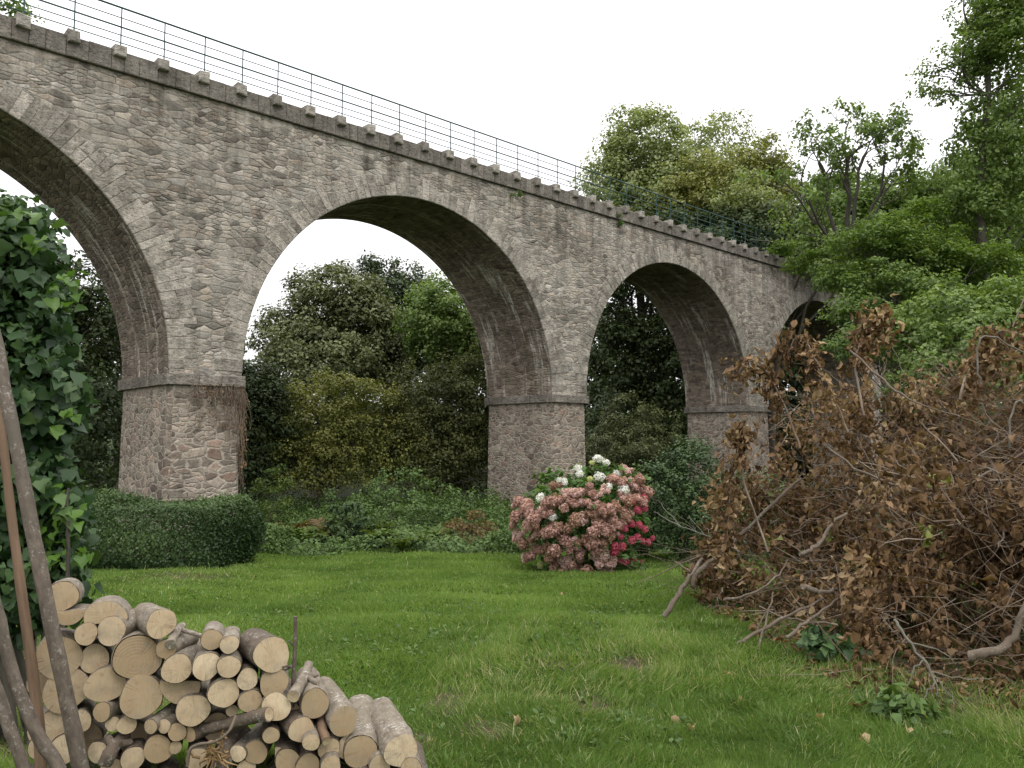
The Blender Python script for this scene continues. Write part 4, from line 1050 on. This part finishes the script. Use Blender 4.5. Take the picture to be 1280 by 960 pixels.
for px, py, h, lab, m in [(1115, 900, 26, 'leafy green weed clump at the front foot of the heap', 'bramble'), (1030, 822, 34, 'blue-green broad-leaved plant growing under the left front of the heap', 'ivy')]:
    p = at_ground(px, py); d = float((p-CAM) @ FH)
    mound('weed_clump', px, py-h, d, 34, lab, m, 20, 14, .075, .08, 'ivy' if m == 'ivy' else 'oval', stems=6)

# ------------------------------------------------------------------ log stack
LD = 3.0
def crop(cx, cy): return cx*.421875, 660+cy*.421875
def log(label, cx, cy, r, yaw=None, L=None, shape='round', tilt=None, roll=0, dark=False, dj=None, bark=True, group=None, squash=1.0, bend=0.0, lean=0.0, taper=.0):
    """a log with its near cut end centred on that spot of the stack's face; yaw < 0 points its far end to the left"""
    yaw = (-25+12*min(cx/1200, 1)) if yaw is None else yaw; tilt = (-5 if cx < 850 else 1) if tilt is None else tilt; L = (.17+.16*min(cx/1200, 1)) if L is None else L
    px, py = crop(cx, cy); d = LD+(rng.normal()*.02 if dj is None else dj)
    c = at(px, py, d); R = r*.421875*d/FPX
    mb = MB(); n = 28; m = 12
    th = np.arange(n)/n*2*PI
    a = rng.random(4)*6
    prof = 1+.045*np.sin(2*th+a[0])+.03*np.sin(3*th+a[1])+.015*np.sin(5*th+a[2])
    X = np.cos(th)*prof*R; Z = np.sin(th)*prof*R*squash
    if shape == 'half':                      # flat split face, turned by roll
        Z = np.maximum(Z, -.10*R+.03*R*np.sin(X/R*5)); Z = Z-.28*R
    if shape == 'wedge':
        k = .30*R; Z = np.maximum(Z, -k); X = np.maximum(X, -k*.9); 
    ro = math.radians(roll); X, Z = X*math.cos(ro)-Z*math.sin(ro), X*math.sin(ro)+Z*math.cos(ro)
    ys = np.concatenate([[0], np.linspace(.012, L, m-1)]); ys[0] = 0
    V = []
    q = rng.random(3)*6
    for j, y in enumerate(ys):
        s = (1-taper*y/L)*(1+.03*math.sin(y*14+q[0]))*(.965 if j == 0 else 1)
        bx = bend*math.sin(y/L*PI*.9); bz = .4*bend*math.sin(y/L*PI*.7)
        jit = 1+.012*rng.normal(size=n)
        V.append(np.stack([X*s*jit+bx, np.full(n, y), Z*s*jit+bz], 1))
    V = np.concatenate(V); i = np.arange(m-1)[:, None]*n+np.arange(n)[None]; i2 = np.arange(m-1)[:, None]*n+(np.arange(n)[None]+1) % n
    F = np.stack([i, i2, i2+n, i+n], -1).reshape(-1, 4)
    uv = np.stack([V[:, 0]+rng.random()*9, V[:, 1]+rng.random()*9, V[:, 2]], 1)
    tone = rng.random()
    mb.add(V, F, tone, .5, uv)
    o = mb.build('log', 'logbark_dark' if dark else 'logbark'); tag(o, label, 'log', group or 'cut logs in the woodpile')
    pith = np.array([rng.normal()*.12*R, rng.normal()*.12*R])
    cb0 = None
    for y, s in ((-.0015, .955), (L+.0015, .955*(1-taper))):
        rings = [np.stack([X*s*f+(bend*math.sin(.9*PI) if y > .1 else 0), np.full(n, y-(.003*(1-f) if y < .1 else 0)), Z*s*f+(.4*bend*math.sin(.7*PI) if y > .1 else 0)], 1) for f in (1, .66, .33)]
        W = np.concatenate(rings+[np.mean(rings[2], 0)[None]])
        ff = np.arange(n); g = (ff+1) % n
        Q = np.concatenate([np.stack([ff+k*n, g+k*n, g+(k+1)*n, ff+(k+1)*n], 1) for k in range(2)]); T = np.stack([ff+2*n, g+2*n, np.full(n, 3*n)], 1)
        u = np.stack([W[:, 0]-pith[0], W[:, 2]-pith[1], np.full(len(W), tone*3)], 1)
        cb = MB(); cb.add(W, Q, tone, .5, u); cb.f.append(T); cb.build('cut_end', 'cut', o, smooth=False)
    o.location = c; o.rotation_euler = (math.radians(tilt), 0, -YAW-math.radians(yaw))
    return o

LOGS = [
 ('round log at the very top left of the woodpile, beside the slanting trunk', 183, 203, 45, {}),
 ('split log with its pale face down, just under the top left log', 206, 262, 46, dict(shape='half', roll=180, squash=.8)),
 ('half-round split log lying flat side down, second along the pile\'s top', 312, 256, 60, dict(shape='half', squash=.95, roll=4)),
 ('log under the half-round one, its grey bark showing on the right', 330, 305, 42, dict(yaw=-6)),
 ('small log left of the bark-sided one under the half-round log', 255, 314, 32, {}),
 ('long pale-barked log lying highest right of the half-round one', 478, 283, 43, dict(yaw=-36, L=.28)),
 ('large round log at the left, partly behind the slanting trunk, upper of two', 174, 383, 63, {}),
 ('medium log between two big ones, below the small log', 280, 388, 42, {}),
 ('biggest log, with cracked bark along its top edge', 407, 384, 66, {}),
 ('log peeping out left of the long pale forked log', 492, 358, 29, dict(yaw=-2)),
 ('long pale log with white-flecked bark below the fork', 524, 417, 43, dict(yaw=-12, L=.36)),
 ('small log at the top, third-highest row, beside the thin forked branch', 628, 331, 31, {}),
 ('small log touching the right of another on the pile\'s shoulder', 680, 345, 27, {}),
 ('medium log below the two small ones on the shoulder', 612, 410, 40, {}),
 ('medium pale log right of the one below the small pair', 678, 411, 33, {}),
 ('stout dark-barked log beside the upright stake', 805, 375, 53, dict(yaw=-32, L=.26, dark=True)),
 ('small log low left of the stout stake-side log', 733, 448, 31, dict(dark=True)),
 ('log directly under the stout stake-side log', 812, 460, 42, {}),
 ('log at the left edge hidden halfway behind the thin brown stake', 116, 462, 32, {}),
 ('large log at the left, partly behind the slanting trunk, lower of two', 195, 480, 63, {}),
 ('large oval log left of the lowest big one', 313, 464, 57, dict(squash=.9)),
 ('large round log under the biggest one', 418, 500, 61, {}),
 ('half-buried broad log with a flat top, right of the large round one', 535, 478, 60, dict(shape='half', roll=176, squash=.95)),
 ('medium round log in the middle of the pile', 663, 489, 43, {}),
 ('small log right of the middle one', 741, 513, 33, {}),
 ('log right of the small one and above the sideways branch', 818, 530, 42, {}),
 ('log below the curved grey branch, pale and round', 933, 520, 43, dict(yaw=-20)),
 ('round log under the half-buried broad one', 572, 540, 47, {}),
 ('small bright log low at the left of the pile', 302, 545, 28, dict(yaw=4)),
 ('tiny log under the small bright one', 333, 580, 21, {}),
 ('small log right of the tiny one, low left', 376, 583, 27, {}),
 ('log behind the foot of the slanting trunk, left of it', 160, 585, 46, {}),
 ('log just right of the slanting trunk\'s foot', 238, 572, 31, {}),
 ('thin long log slanting up right in the lower left half', 447, 588, 22, dict(yaw=10, tilt=6, L=.45)),
 ('thin log end right of the slanting thin one', 487, 587, 20, dict(yaw=4)),
 ('tiny log in the gap under the middle log', 688, 542, 17, {}),
 ('small log under the round one below the broad log', 525, 605, 26, dict(dark=True)),
 ('thin log low centre lying almost sideways', 562, 612, 22, dict(yaw=18, dark=True)),
 ('dark-barked log in the right slope with bark on its left', 893, 598, 38, dict(yaw=-30, dark=True)),
 ('small log under the dark-barked one in the right slope', 922, 635, 25, {}),
 ('log on the right slope, third from its low end', 1018, 573, 43, dict(yaw=-25, L=.38)),
 ('log below and left of the third from the low end', 975, 656, 32, {}),
 ('long white-flecked log second from the low right end', 1067, 662, 48, dict(yaw=-11, L=.45)),
 ('last log at the low right end of the pile, thick with flecked bark', 1188, 660, 49, dict(yaw=-20, L=.42)),
 ('small yellow log low right of the sideways branch', 803, 614, 24, dict(dark=True)),
 ('upright-looking long log low in the middle right', 757, 664, 34, dict(yaw=-10, L=.5)),
 ('thin pale long log left of the low upright-looking one', 705, 668, 24, dict(yaw=-2, L=.55)),
 ('dark-barked log at the foot of the pile, left', 393, 684, 34, dict(dark=True)),
 ('dark thick log at the foot of the pile, beneath the thin slanting one', 468, 655, 40, dict(dark=True)),
 ('log at the bottom edge under the dark-barked slope log', 852, 690, 36, dict(dark=True)),
 ('split wedge of yellow wood at the bottom right', 822, 676, 26, dict(shape='wedge')),
 ('log cut by the bottom edge left of the last slope logs', 980, 706, 30, {}),
 ('dark log at the bottom edge below the little slope log', 912, 706, 36, dict(dark=True)),
 ('log at the bottom edge between the last two slope logs', 1126, 704, 32, {}),
 ('lowest log at the right foot, under the last one', 1218, 716, 34, {}),
 ('dark log at the bottom edge in the middle, beside splintered wood', 585, 684, 32, dict(dark=True)),
 ('log at the bottom edge under the splintered wood', 655, 716, 32, dict(dark=True)),
 ('small log at the bottom edge beneath the upright-looking one', 730, 712, 26, {}),
 ('log end at the bottom left beside the gnarled wood', 290, 664, 32, dict(yaw=10, dark=True)),
 ('log at the bottom edge under the gnarled wood', 335, 720, 36, dict(dark=True)),
 ('small log filling the gap above the dark thick foot log', 520, 650, 18, dict(dark=True)),
 ('log behind the foot of the thin stake at the lower left', 190, 655, 42, dict(dark=True)),
 ('log at the bottom left corner, hidden by the trunk feet', 120, 650, 34, dict(dark=True)),
 ('added dark filler log behind the sideways branch', 640, 590, 40, dict(dark=True, dj=.10)),  # from here on, dark filler logs added so the pile's gaps read as shadow
 ('added dark filler log behind the right-hand slope, above the dark-barked one', 860, 545, 30, dict(dark=True, dj=.06)),
 ('added dark filler log deep in the gap above the gnarled wood at the lower left', 255, 625, 46, dict(dark=True, dj=.09)),
 ('added dark filler log behind the thin slanting log at the lower left', 400, 620, 44, dict(dark=True, dj=.11)),
 ('added dark filler log behind the small ones at the lower left corner', 130, 600, 44, dict(dark=True, dj=.12)),
 ('added dark filler log in the dark gap left of the long white-flecked one', 1030, 650, 34, dict(dark=True, dj=.05)),
]
for lab, cx, cy, r, k in LOGS: log(lab, cx, cy, r, **k)
for i in range(15):      # the course the pile rests on, just under the picture's edge
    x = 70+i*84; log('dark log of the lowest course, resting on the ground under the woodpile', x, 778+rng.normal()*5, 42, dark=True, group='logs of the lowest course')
def stick(name, label, pts, r, mat, d=LD, cat='branch', forks=(), n=10, cut=True, taper=.8):
    P = np.array([at(*crop(p[0], p[1]), d+(p[2] if len(p) > 2 else 0)) for p in pts])
    m = max(7, len(P)*4); t = np.linspace(0, len(P)-1, m); i = np.clip(t.astype(int), 0, len(P)-2); u = (t-i)[:, None]
    p0 = P[np.maximum(i-1, 0)]; p1 = P[i]; p2 = P[i+1]; p3 = P[np.minimum(i+2, len(P)-1)]
    Q = .5*((2*p1)+(-p0+p2)*u+(2*p0-5*p1+4*p2-p3)*u*u+(-p0+3*p1-3*p2+p3)*u**3)
    b = Q[0].copy(); mb = MB(); tube(mb, Q-b, np.linspace(r, r*taper, m)*(1+.06*rng.normal(size=m)), n, wob=.04)
    for f in forks:
        F = np.array([at(*crop(p[0], p[1]), d+(p[2] if len(p) > 2 else 0)) for p in f[2:]]); s = Q[int(f[0]*(m-1))]
        G = np.concatenate([[s], F]); G = bez(G[0], G[len(G)//2] if len(G) > 2 else (G[0]+G[-1])/2, G[-1], 6)
        tube(mb, G-b, np.linspace(f[1], f[1]*.75, 6), 7)
    o = mb.build(name, mat); o.location = b; tag(o, label, cat)
    if cut:
        cb = MB(); a = unit(Q[0]-Q[1]); e1 = unit(np.cross(a, ZU)); e2 = np.cross(a, e1); th = np.arange(14)/14*2*PI
        W = a*.002+(np.cos(th)[:, None]*e1+np.sin(th)[:, None]*e2)*r*.92
        cb.add(np.concatenate([W, a[None]*.002]), np.stack([np.arange(14), (np.arange(14)+1) % 14, np.full(14, 14)], 1), .6, .5, np.c_[np.r_[np.cos(th), 0]*r, np.r_[np.sin(th), 0]*r]); cb.build('cut_end', 'cut', o)
    return o
stick('forked_branch', 'pale forked branch lying on the pile between the long pale log and two small ones', [(505, 345, -.02), (520, 310, .06), (540, 290, .16)], .019, 'logbark', forks=[(.75, .010, (570, 312, .1), (600, 320, .04))], cut=False)
stick('curved_branch', 'thick curved grey branch with stub ends on the right slope of the pile', [(869, 499, -.03), (890, 460, .06), (905, 430, .14), (915, 405, .2)], .024, 'logbark', forks=[(.6, .012, (935, 440, .1), (943, 430, .1)), (.7, .012, (930, 460, .06), (942, 458, .05))])
stick('long_branch', 'dark branch lying sideways across the middle of the pile', [(796, 552, -.05), (740, 562, -.02), (680, 580, .02), (600, 596, .06)], .026, 'logbark_dark')
stick('thin_branch', 'thin dry branch poking out low between the logs in front of the pile', [(555, 706, -.1), (562, 660, -.1), (585, 642, -.1), (640, 632, -.12), (680, 600, -.12), (698, 556, -.08)], .006, 'deadbranch', forks=[(.35, .005, (600, 640, -.1), (612, 648, -.1))], cut=False, n=6)
stick('gnarled_branch', 'gnarled knotty piece of wood at the lower left of the pile', [(310, 700, -.06), (330, 660, -.05), (350, 635, .0), (372, 615, .06)], .026, 'logbark_dark', forks=[(.5, .018, (325, 630, -.02), (318, 618, 0)), (.65, .016, (375, 640, 0), (388, 632, .02))], cut=False)
stick('bark_strip', 'curved strip of barky wood hanging on the right slope between two logs', [(968, 632, -.03), (955, 598, .02), (950, 565, .08), (955, 530, .12)], .018, 'strippedwood')
stick('upright_stake', 'thin upright stick standing in the pile with small side twigs', [(868, 560, .08), (869, 470, .05), (873, 380, .04), (876, 262, .03)], .0098, 'stem', cat='stake', forks=[(.55, .005, (855, 405, .04), (838, 412, .0)), (.62, .0045, (850, 425, .04), (838, 420, .02)), (.75, .004, (862, 340, .03), (856, 334, .02))], cut=False, taper=.75)
# splintered wood with torn orange fibres
b = at(*crop(648, 672), LD-.05); root = empty('splintered_log', b, 'torn piece of orange-brown splintered wood at the bottom middle of the pile', 'log')
mb = MB(); tube(mb, [[0, 0, -.06], RH*.01+FH*.06-ZU*.02, FH*.25], [.03, .036, .036], 10, wob=.15); mb.build('bark', 'logbark_dark', root)
mb = MB()
for i in range(46):
    s = RH*rng.normal()*.022+ZU*(rng.normal()*.02+.005)-FH*.02; e = s+RH*rng.normal()*.03+ZU*rng.normal()*.035-FH*rng.random()*.03; tube(mb, wig(bez(s, (s+e)/2+rng.normal(size=3)*.008, e, 4), .003), [.005, .004, .003, .001], 4, rng.random(), .6)
mb.build('splinter', leaf_mat('splintered_wood', [(.1, (.14, .075, .03)), (.9, (.36, .25, .12))], 0, .8), root)

# ------------------------------------------------------------------ saplings and ivy at the left
def sapling(label, pts, r, mat, d, taper=.8, name='sapling_stem', n=12):
    P = np.array([at(p[0], p[1], d+(p[2] if len(p) > 2 else 0)) for p in pts]); 
    g = P[-1].copy(); g[2] = float(gz(g[0], g[1]))-.05; g[:2] += (P[-1]-P[-2])[:2]*.5
    P = np.concatenate([P, g[None]])[::-1]
    m = len(P)*4; t = np.linspace(0, len(P)-1, m); i = np.clip(t.astype(int), 0, len(P)-2); u = (t-i)[:, None]
    p0 = P[np.maximum(i-1, 0)]; p1 = P[i]; p2 = P[i+1]; p3 = P[np.minimum(i+2, len(P)-1)]
    Q = .5*((2*p1)+(-p0+p2)*u+(2*p0-5*p1+4*p2-p3)*u*u+(-p0+3*p1-3*p2+p3)*u**3)
    mb = MB(); tube(mb, Q-Q[0], np.linspace(r, r*taper, m)*(1+.035*rng.normal(size=m)), n, wob=.02)
    o = mb.build(name, mat); o.location = Q[0]; return tag(o, label, 'trunk')
sapling('grey-barked slanting trunk in front of the woodpile, leaning to the upper left', [(-40, 300, .35), (-6, 420, .22), (6, 490, .15), (22, 565, .1), (40, 660, .05), (63, 775), (85, 880), (103, 975)], .026, 'stem', 2.7)
sapling('thin stripped brown stem standing behind the slanting grey trunk', [(-14, 440, .45), (2, 540, .3), (15, 650, .2), (27, 740, .1), (42, 850, .05), (50, 930)], .019, 'strippedwood', 2.85)
sapling('dark leaning stem in the bottom left corner, upper of the pair', [(-22, 700), (-2, 770), (18, 850), (48, 920), (78, 975)], .022, 'stem', 2.55)
sapling('dark leaning stem in the bottom left corner, lower of the pair', [(-30, 800), (-8, 850), (10, 905), (36, 985)], .02, 'stem', 2.5)
def ivy():
    b = B(20, 4.3); root = empty('ivy_thicket', b, 'dense thicket of big dark ivy leaves climbing at the left edge', 'ivy')
    mb = MB(); lb = MB()
    ells = [E(-5, 330, 4.2, 75, 85, 60), E(40, 400, 4.3, 42, 75, 60), E(28, 500, 4.2, 72, 90, 60), E(20, 620, 4.2, 78, 90, 65), E(30, 720, 4.2, 72, 70, 60), E(-40, 480, 4.2, 90, 220, 70), E(10, 280, 4.4, 55, 32, 50)]
    for (c, r), k in zip(ells, (520, 330, 620, 680, 520, 900, 160)):
        k = int(k*2.4); P = lump_ellipsoid(c, r, k, .38, -.98, rng.random()*6)+rng.normal(size=(1, 3))*0; P = P+rng.normal(size=P.shape)*.035; U = unit(P-c)
        N = U*.55-FH*.55+ZU*.35+rng.normal(size=P.shape)*.65
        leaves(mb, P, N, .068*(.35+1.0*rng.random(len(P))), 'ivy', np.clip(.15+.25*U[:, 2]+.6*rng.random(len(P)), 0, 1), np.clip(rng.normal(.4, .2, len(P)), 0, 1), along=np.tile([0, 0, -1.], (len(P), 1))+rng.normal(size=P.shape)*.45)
    put(mb.build('foliage', 'ivy', root), b)
    sb = MB()
    for px, py in [(95, 345), (104, 372), (80, 620), (95, 640), (60, 300), (100, 520), (112, 690), (88, 665), (40, 262), (75, 700)]:
        s = at(px-45, py+22, 4.15); e = at(px, py, 4.0); Q = bez(s, (s+e)/2+ZU*.06, e, 7); tube(lb, Q, np.linspace(.004, .002, 7), 5, .9, .5)
        i = rng.integers(2, 7, 7); leaves(lb, Q[i]+rng.normal(size=(7, 3))*.025, -FH*.6+ZU*.5+rng.normal(size=(7, 3))*.45, .07*(.6+.6*rng.random(7)), 'ivy', None, .5, along=np.tile([0, 0, -1.], (7, 1))+RH*.4)
    put(tag(lb.build('young_shoot', 'ivylight', root), kind='stuff'), b)
    for k in range(16):
        s = B(rng.uniform(-60, 80), 4.3+rng.normal()*.15); e = at(rng.uniform(-60, 80), rng.uniform(300, 560), 4.3); tube(sb, wig(bez(s, (s+e)/2+rng.normal(size=3)*.1, e, 9), .03), np.linspace(.02, .006, 9), 6)
    s = B(78, 4.0); tube(sb, wig(bez(s, at(90, 640, 4.0), at(86, 610, 4.0), 8), .015), np.linspace(.014, .006, 8), 6)
    put(sb.build('stem', 'bark', root), b)
ivy()

# ------------------------------------------------------------------ grass
def grass():
    mb = MB(); n = 520000
    u = rng.random(n); dn, df = 3.1, 17.5; e = .45
    d = (dn**e+u*(df**e-dn**e))**(1/e); l = rng.uniform(-.70, .72, n)*d
    P = CAM[None]+d[:, None]*FH+l[:, None]*RH
    keep = np.ones(n, bool)
    for (hd, hl), r in HE: keep &= (((d-hd)/(r[1]*.93))**2+((l-hl)/(r[0]*.93))**2) > 1
    keep &= ~((d > 12.35) & (d < 13.9) & (l < -4.5))
    keep &= ~(((d-12.9)/.75)**2+((l-1.2)/.9)**2 < 1)
    edge = 15.9+.5*np.sin(l*1.3)+.3*np.sin(l*3.1)
    keep &= (d < edge) | (rng.random(n) < .25)
    br = bare(np.minimum(d, 16.8), l); keep &= rng.random(n) > br*.93
    P = P[keep]; d = d[keep]; l = l[keep]; br = br[keep]; n = len(P)
    P[:, 2] = gz(P[:, 0], P[:, 1])
    x, y = P[:, 0], P[:, 1]
    pat = .5+.2*np.sin(x*1.7+np.sin(y*1.1)*1.5)+.17*np.sin(y*2.3+np.sin(x*2.1))+.17*np.sin(x*3.7-y*2.9+2*np.sin(y*1.9))
    fine = .5+.5*np.sin(x*7.3+2*np.sin(y*5.1))*np.sin(y*6.7+2*np.sin(x*4.3))
    rough = smooth((8.5-d)/3)*smooth((l+1.2)/1.2)            # unmown, tussocky part near the camera
    hd = np.min([np.hypot(d-a[0], l-a[1])/r[0] for a, r in HE], 0); nearheap = smooth((1.45-hd)/.4)
    h = (.026+.016*pat+.012*fine)*(1+rough*(.6*fine+.25*pat)+1.6*nearheap*rng.random(n)+1.2*(rng.random(n) < .015))*(.7+.6*rng.random(n))
    tuft = .5+.5*np.sin(x*13.1+3*np.sin(y*9.7+x*2.1))*np.sin(y*12.3+3*np.sin(x*8.9-y*1.7))
    h *= (.65+.75*tuft)*(1+.5*smooth((3.9-d)/.5))
    wdt = np.maximum(.055, .02*d/h*.05)                       # a blade stays at least about a pixel wide
    lean = np.stack([np.sin(x*2.7+2*np.sin(y*3.9)), np.sin(y*3.1+2*np.sin(x*3.3)), np.zeros(n)], 1)*.45
    A = ZU+lean+rng.normal(size=(n, 3))*np.array([.5, .5, .05]); N = unit(rng.normal(size=(n, 3))*np.array([1, 1, .15])-FH*.8)
    shv = np.clip(.22+.14*tuft+.28*pat+.42*(rng.random(n)-.35)-.25*rough*(1-fine)+.3*smooth((13-d)/8)*(1-rough)*.5, 0, .93); shv[rng.random(n) < .025+.25*br+.16*rough*smooth((pat-.45)/.3)] = 1.0
    T, F = LEAF['blade']; A = unit(A); N = unit(N-(N*A).sum(1, keepdims=True)*A); Bv = np.cross(A, N)
    ws = np.maximum(.0042, d*.0010)/.1
    V = P[:, None]+(T[None, :, 0:1]*ws[:, None, None])*Bv[:, None]+(T[None, :, 1:2]*h[:, None, None])*A[:, None]+(T[None, :, 2:3]*h[:, None, None])*N[:, None]
    FF = F[None]+np.arange(n)[:, None, None]*5
    clv = np.where(shv >= 1.0, 1.0, .25+.5*pat)
    mb.add(V.reshape(-1, 3), FF[:, 0], np.repeat(shv, 5), np.repeat(clv, 5)); mb.f.append(FF[:, 1, :3])
    # longer uncut tufts
    for j in range(260):
        if j < 110:
            a, r = HE[rng.integers(len(HE))]; an = rng.uniform(PI*.55, PI*1.6); td = a[0]+math.cos(an)*r[1]*rng.uniform(.95, 1.2); tl = a[1]+math.sin(-an)*-r[0]*rng.uniform(.95, 1.2)
        else: td = rng.uniform(3.6, 7.5); tl = rng.uniform(-.1, .5)*td
        c = CAM+FH*td+RH*tl; k = int(rng.uniform(25, 60)); p = c+(rng.normal(size=(k, 1))*RH+rng.normal(size=(k, 1))*FH)*.05; p[:, 2] = gz(p[:, 0], p[:, 1])
        L = rng.uniform(.05, .12)*(.6+.6*rng.random(k)); out = (p-c)*np.array([1, 1, 0])*9+rng.normal(size=(k, 3))*.25; al = unit(ZU+out)
        N2 = unit(-out+rng.normal(size=(k, 3))*.2+1e-3); N2 = unit(N2-(N2*al).sum(1, keepdims=True)*al); B2 = np.cross(al, N2); w2 = .05+td*.003
        V2 = p[:, None]+T[None, :, 0:1]*w2*B2[:, None]+T[None, :, 1:2]*L[:, None, None]*al[:, None]-T[None, :, 2:3]*L[:, None, None]*N2[:, None]
        F2 = F[None]+np.arange(k)[:, None, None]*5; sv = np.clip(rng.normal(.28, .16, k), 0, .9); sv[rng.random(k) < .06] = 1
        mb.add(V2.reshape(-1, 3), F2[:, 0], np.repeat(sv, 5), np.repeat(np.where(sv >= 1, 1., .3), 5)); mb.f.append(F2[:, 1, :3]+mb.n-5*k)
    tag(mb.build('lawn_grass', 'grass'), kind='stuff')
    # broad-leaved lawn weeds (clover, plantain) as a patchy mat
    wb = MB(); k = 14000; dd = rng.uniform(3.4, 11, k); ll = rng.uniform(-.6, .6, k)*dd
    q = CAM[None]+dd[:, None]*FH+ll[:, None]*RH; q[:, 2] = gz(q[:, 0], q[:, 1])+.012+.02*rng.random(k)
    m = (np.sin(q[:, 0]*2.3+1)*np.sin(q[:, 1]*2.9)+.3*rng.normal(size=k)+.5*np.exp(-(((dd-6.6)/1.5)**2+((ll-.3)/1.5)**2)) > .45)
    for (a, c), r in HE: m &= (((dd-a)/r[1])**2+((ll-c)/r[0])**2) > 1
    q = q[m]; leaves(wb, q, ZU+rng.normal(size=q.shape)*.4, .038*(.6+.8*rng.random(len(q))), 'oval'); tag(wb.build('lawn_weeds', 'bramble'), kind='stuff')
grass()
proto = None
for px, py in [(931, 881), (1134, 918), (868, 918), (682, 772), (740, 660), (1000, 790), (850, 906), (1075, 928), (650, 905), (1030, 905), (700, 745), (910, 850)]:
    p = at_ground(px, py); p[2] += .035
    if proto is None:
        mb = MB(); leaves(mb, np.array([[0, 0, 0.]]), np.array([[0, 0, 1.]]), .07, 'curl', np.array([.9]), .9, np.array([[1., 0, 0]])); proto = o = mb.build('fallen_leaf', 'dead')
    else: o = proto.copy(); COL.objects.link(o)
    o.location = p; o.rotation_euler = (rng.normal()*.4, rng.normal()*.4, rng.random()*6); s = rng.uniform(.5, .85); o.scale = (s, s, s)
    tag(o, 'small curled tan dead leaf lying on the grass', 'fallen leaf', 'dead leaves scattered on the lawn')
